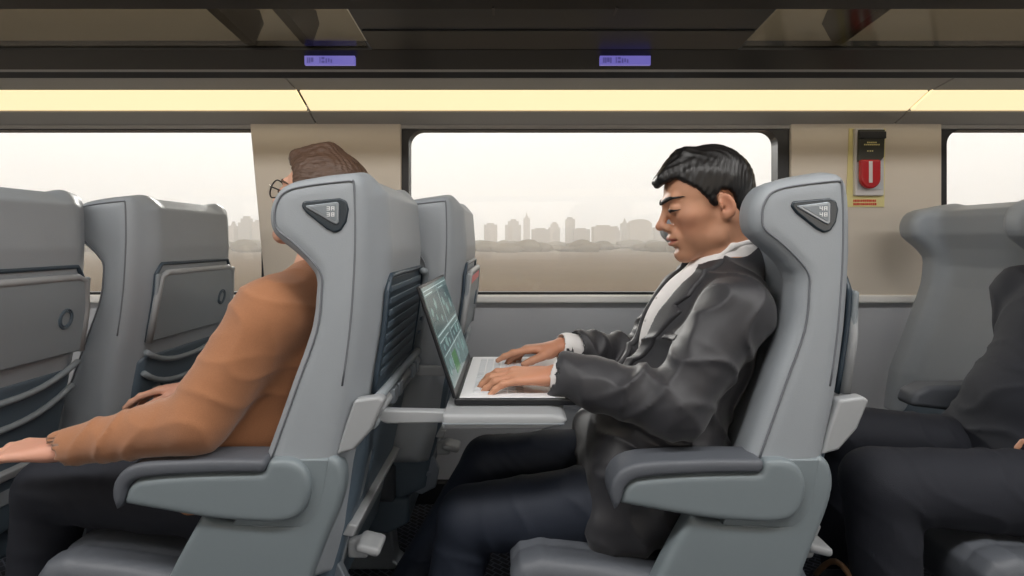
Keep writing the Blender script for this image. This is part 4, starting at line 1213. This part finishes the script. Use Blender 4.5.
def sweater():
    s = Sdf()
    s.ell((-.478, 1.19, .80), (.118, .172, .185), R=rot('Y', 20))
    s.ell((-.435, 1.19, .885), (.070, .150, .070), k=.06)
    s.ell((-.545, 1.19, .64), (.135, .175, .14), k=.06, R=rot('Y', 12))
    s.box((-.56, 1.19, .53), (.13, .175, .08), .07, k=.05)
    s.cap((-.392, 1.19, .972), (-.41, 1.19, .94), .064, .074, k=.03)
    for sd, q in (('n', -1), ('f', 1)):
        sh, el, wr = J['sh_'+sd], J['el_'+sd], J['wr_'+sd]
        s.cap((-.42, 1.19 + q*.05, .935), sh + (0, 0, .002), .045, .064, k=.04)
        s.cap(sh, el, .070, .060, k=.03); s.cap(el, wr, .058, .033, k=.015)
        u = (wr-el)/np.linalg.norm(wr-el); s.cap(wr - u*.004, wr + u*.1, .028, .034, k=.003, op='-')
    s.cap((-.385, 1.19, 1.02), (-.395, 1.19, .975), .055, .052, k=.008, op='-')
    def post(P_, d):
        f = np.zeros(len(P_))
        for sd in 'nf':
            sh, el, wr = J['sh_'+sd], J['el_'+sd], J['wr_'+sd]
            f += .0060*ridges(P_, (wr-el) + _a((0, 0, .12)), 55, .6, .6)*gau(P_, el*.45 + wr*.55, .10)
            f += .0050*ridges(P_, (el-sh) + _a((.1, 0, 0)), 44, 2.1, .6)*gau(P_, el*.6 + sh*.4, .08)
            f += .0055*ridges(P_, (1, 0, -.2), 44, 1.1, .5)*gau(P_, sh + (.05, 0, -.05), .07)
        f += .003*ridges(P_, (.6, 0, 1), 34, 3.0, .9)
        return d - f + .002
    s.post = post
    return s
sw = sdf_obj('sweater', sweater(), .0045, 'sweater', root2, origin=o2)
cl = Sdf()
cl.cap((-.383, 1.19, .992), (-.395, 1.19, .965), .0615, .066); cl.cap((-.36, 1.19, 1.06), (-.41, 1.19, .93), .053, .055, k=.003, op='-')
sdf_obj('collar', cl, .004, 'hair_brown', sw, origin=o2)
sdf_obj('trousers', trousers(J), .006, 'navy', root2, origin=o2); shoes(J, root2, o2)
# eyeglasses
G = lambda v: HR2 @ (_a(v)*hs2) + hc2
eg = empty('eyeglasses', tuple(G((.1, 0, 0))), 'thin dark round-rimmed eyeglasses on the man in the sweater', 'glasses'); eo = G((.1, 0, 0))
for y in (-1, 1):
    MB().tube([G((.104 - .006*abs(math.cos(a)), y*.034 + .024*math.cos(a), .0 + .021*math.sin(a))) - eo for a in [2*PI*k/28 for k in range(28)]], .0016, 6, closed=True).build('rim', 'black', eg, smooth=True)
    pp = [G((.103, y*.034 + .0235*math.cos(a), .0205*math.sin(a))) - eo for a in [2*PI*k/28 for k in range(28)]]
    mesh_obj('lens', pp + [p + HR2[:, 0]*.001 for p in pp], [tuple(range(28)), tuple(range(55, 27, -1))] + [(k, (k+1) % 28, (k+1) % 28+28, k+28) for k in range(28)], 'lens', eg)
    MB().tube([G(q) - eo for q in ((.100, y*.058, .004), (.090, y*.072, .006), (.03, y*.080, .004), (-.015, y*.082, .002), (-.035, y*.080, -.02))], .0016, 6).build('temple', 'black', eg, smooth=True)
MB().tube([G(q) - eo for q in ((.104, -.010, .004), (.108, 0, .008), (.104, .010, .004))], .0015, 6).build('bridge', 'black', eg, smooth=True)

# =============== the passenger in the row behind, cut by the picture's edge
D = _a((.873, 0, 0)); J = {k: v + D for k, v in JA.items()}
J.update(kn_n=_a((.745, 1.08, .535)), an_n=_a((.775, 1.08, .10)), toe_n=_a((.65, 1.08, .05)), kn_f=_a((.80, 1.30, .555)), an_f=_a((.83, 1.30, .10)), toe_f=_a((.70, 1.30, .05)),
         el_n=_a((1.35, .99, .72)), wr_n=_a((1.22, 1.08, .655)), el_f=_a((1.35, 1.40, .72)), wr_f=_a((1.30, 1.28, .655)), hip_n=_a((1.20, 1.10, .50)), hip_f=_a((1.20, 1.28, .50)))
spec3 = dict(base=(1.2, 1.19, 0), label='seated person in dark navy clothes behind the suited man, knees at the right edge', head=(.449+.873, 1.19, 1.112), headR=frame_from(0, 5), hs=1.05, J=J, skin=SK1, hairmat='hair_black',
             hand_n=((-1, .15, -.15), (0, .1, -1), (0, 1, 0), relax, .95, (.4, .1)), hand_f=((-1, -.15, -.15), (0, -.1, -1), (0, -1, 0), relax, .95, (.4, .1)), h=.005)
root3, J3, hl3, o3, hs3, HR3, hc3 = make_person(spec3)
hair_obj(root3, o3, hs3, HR3, hc3, hairout, 'hair_black', .015, .008, h=.005)
def coat():
    s = Sdf(); D_ = .873
    s.ell((.405+D_, 1.19, .80), (.118, .172, .185), R=rot('Y', 20)); s.ell((.455+D_, 1.19, .885), (.07, .155, .07), k=.06)
    s.ell((.33+D_, 1.19, .64), (.135, .178, .14), k=.06, R=rot('Y', 12)); s.box((.31+D_, 1.19, .53), (.13, .18, .09), .07, k=.05)
    s.cap((.49+D_, 1.19, .965), (.47+D_, 1.19, .93), .064, .075, k=.03)
    for sd, q in (('n', -1), ('f', 1)):
        sh, el, wr = J['sh_'+sd], J['el_'+sd], J['wr_'+sd]
        s.cap((.46+D_, 1.19 + q*.05, .935), sh, .045, .066, k=.04); s.cap(sh, el, .070, .060, k=.03); s.cap(el, wr, .058, .038, k=.015)
        u = (wr-el)/np.linalg.norm(wr-el); s.cap(wr - u*.004, wr + u*.1, .030, .036, k=.003, op='-')
    s.cap((.49+D_, 1.19, 1.02), (.475+D_, 1.19, .965), .056, .052, k=.01, op='-')
    s.post = lambda P_, d: d - .004*ridges(P_, (.6, .2, 1), 36, 3.0, .9)
    return s
sdf_obj('coat', coat(), .006, 'navy', root3, origin=o3)
sdf_obj('trousers', trousers(J, 1.0, (.090, .072, .056)), .0055, 'navy', root3, origin=o3); shoes(J, root3, o3)

# =============== laptop
ly0, ly1 = 1.030, 1.392; hx = -.112; lz = TRAYZ
lp = empty('laptop', (hx, (ly0+ly1)/2, lz), 'open laptop with white keyboard deck and dark green map charts on its screen', 'laptop')
yo = (ly0+ly1)/2
def LB(x0, x1, y0, y1, z0, z1): return MB().box(x0-hx, x1-hx, y0-yo, y1-yo, z0-lz, z1-lz)
LB(hx, hx+.238, ly0, ly1, lz+.001, lz+.015).build('base', 'lap_black', lp, bevel=.004, seg=3)
LB(hx+.010, hx+.236, ly0+.003, ly1-.003, lz+.0145, lz+.0172).build('deck', 'lap_white', lp, bevel=.0012)
ky = MB()
for r in range(6):
    x0 = hx + .034 + r*.0175; n = 15 if r < 5 else 9
    y = ly0 + .030
    for c in range(n):
        wd = (ly1-ly0-.06)/15 if r < 5 else (ly1-ly0-.06)/15*(7 if c == 4 else 1)
        ky.box(x0-hx, x0+.0145-hx, y+.001-yo, y+wd-.002-yo, .0172, .0188); y += wd
ky.build('keyboard', 'key', lp, bevel=.0006)
LB(hx+.155, hx+.222, ly0+.12, ly0+.24, lz+.0170, lz+.0176).build('touchpad', 'key', lp)
sc = empty('lid_pivot_tmp', (0, 0, 0)); bpy.data.objects.remove(sc)
tilt = math.atan2(.068, .205); LL = .228
def LS(u0, u1, v0, v1, d0, d1, mb=None):       # u along y, v up the lid, d outwards from the glass (towards the user)
    mb = mb or MB(); ex = _a((-math.sin(tilt), 0, math.cos(tilt))); en = _a((math.cos(tilt), 0, math.sin(tilt))); b0 = _a((.004, 0, .016)); v = []
    for d in (d0, d1):
        for (u, w) in ((u0, v0), (u1, v0), (u1, v1), (u0, v1)): v.append(b0 + ex*w + en*d + _a((0, u - yo, 0)))
    return mb.add(v, [(0,3,2,1), (4,5,6,7), (0,1,5,4), (1,2,6,5), (2,3,7,6), (3,0,4,7)])
lid = LS(ly0, ly1, 0, LL, -.007, 0).build('lid', 'lap_black', lp, bevel=.002)
M['scr'] = mat('screen_glow', rgb(20, 30, 32), .15, emit=rgb(84, 106, 104), estr=.8)
M['scr_l'] = mat('screen_map', rgb(20, 30, 32), .2, emit=rgb(112, 142, 138), estr=.8)
M['scr_w'] = mat('screen_line', rgb(40, 50, 52), .2, emit=rgb(170, 190, 190), estr=.85)
M['scr_g'] = mat('screen_green', rgb(20, 50, 20), .2, emit=rgb(66, 120, 70), estr=.6)
M['scr_d'] = mat('screen_dark', rgb(10, 18, 22), .2, emit=rgb(52, 76, 78), estr=.8)
scr = LS(ly0+.008, ly1-.008, .016, LL-.006, .0001, .0008).build('screen', 'scr', lid)
sw_, sh_ = (ly1-ly0-.016), LL-.022
U = lambda u: ly0 + .008 + u*sw_
V_ = lambda v: .016 + v*sh_
mb = MB()
for (a, b10, c, d) in ((.02,.98,.955,.965), (.02,.98,.50,.512), (.50,.506,.02,.95), (.02,.40,.44,.446), (.55,.95,.44,.446), (.03,.3,.915,.925), (.55,.8,.915,.925), (.03,.97,.30,.306), (.24,.244,.02,.30), (.74,.744,.02,.30)): LS(U(a), U(b10), V_(c), V_(d), .0009, .0011, mb)
mb.build('screen_lines', 'scr_w', scr)
mb = MB()
for (a, b10, c, d) in ((.02,.48,.53,.90), (.52,.97,.53,.90), (.02,.48,.32,.43), (.52,.97,.32,.43)): LS(U(a), U(b10), V_(c), V_(d), .0008, .0009, mb)
mb.build('screen_panels', 'scr_d', scr)
mb = MB(); LS(U(.26), U(.44), V_(.04), V_(.25), .0009, .0011, mb).build('green_chart', 'scr_g', scr)
rr_ = random.Random(11); mb = MB()
for (u0, v0) in ((.10,.74), (.20,.66), (.27,.78), (.36,.62), (.60,.76), (.68,.65), (.78,.80), (.88,.68), (.12,.37), (.25,.39), (.36,.36), (.62,.37), (.76,.39), (.88,.36), (.08,.14), (.16,.2), (.55,.15), (.62,.22), (.84,.16)):
    n = 11; R_ = rr_.uniform(.025, .05); sc_ = 1.4
    pl = [(u0 + R_*rr_.uniform(.5, 1.25)*math.cos(2*PI*k/n), v0 + R_*sc_*rr_.uniform(.5, 1.25)*math.sin(2*PI*k/n)) for k in range(n)]
    ex = _a((-math.sin(tilt), 0, math.cos(tilt))); en = _a((math.cos(tilt), 0, math.sin(tilt))); b0 = _a((.004, 0, .016))
    v = [b0 + ex*V_(q) + en*d + _a((0, U(p) - yo, 0)) for d in (.0009, .0012) for p, q in pl]
    mb = MB(); mb.add(v, [tuple(range(n)), tuple(range(2*n-1, n-1, -1))] + [(k, (k+1) % n, (k+1) % n+n, k+n) for k in range(n)])
    mb.build('screen_map', 'scr_l', scr)

# =============== tote bag on the floor behind the suited man's seat
tb = empty('tote_bag', (.74, 1.12, 0), 'dark tote bag with a tan strap on the floor behind the suited man', 'bag')
MB().prism([(-.07, 0), (.07, 0), (.055, .27), (-.055, .27)], -.15, .12).build('bag_body', 'navy', tb, bevel=.015, seg=3)
for x in (-.045, .045):
    MB().tube([(x, -.10 + .2*q/10, .26 + .085*math.sin(PI*q/10)) for q in range(11)], .006, 8).build('strap', 'brown', tb, smooth=True)
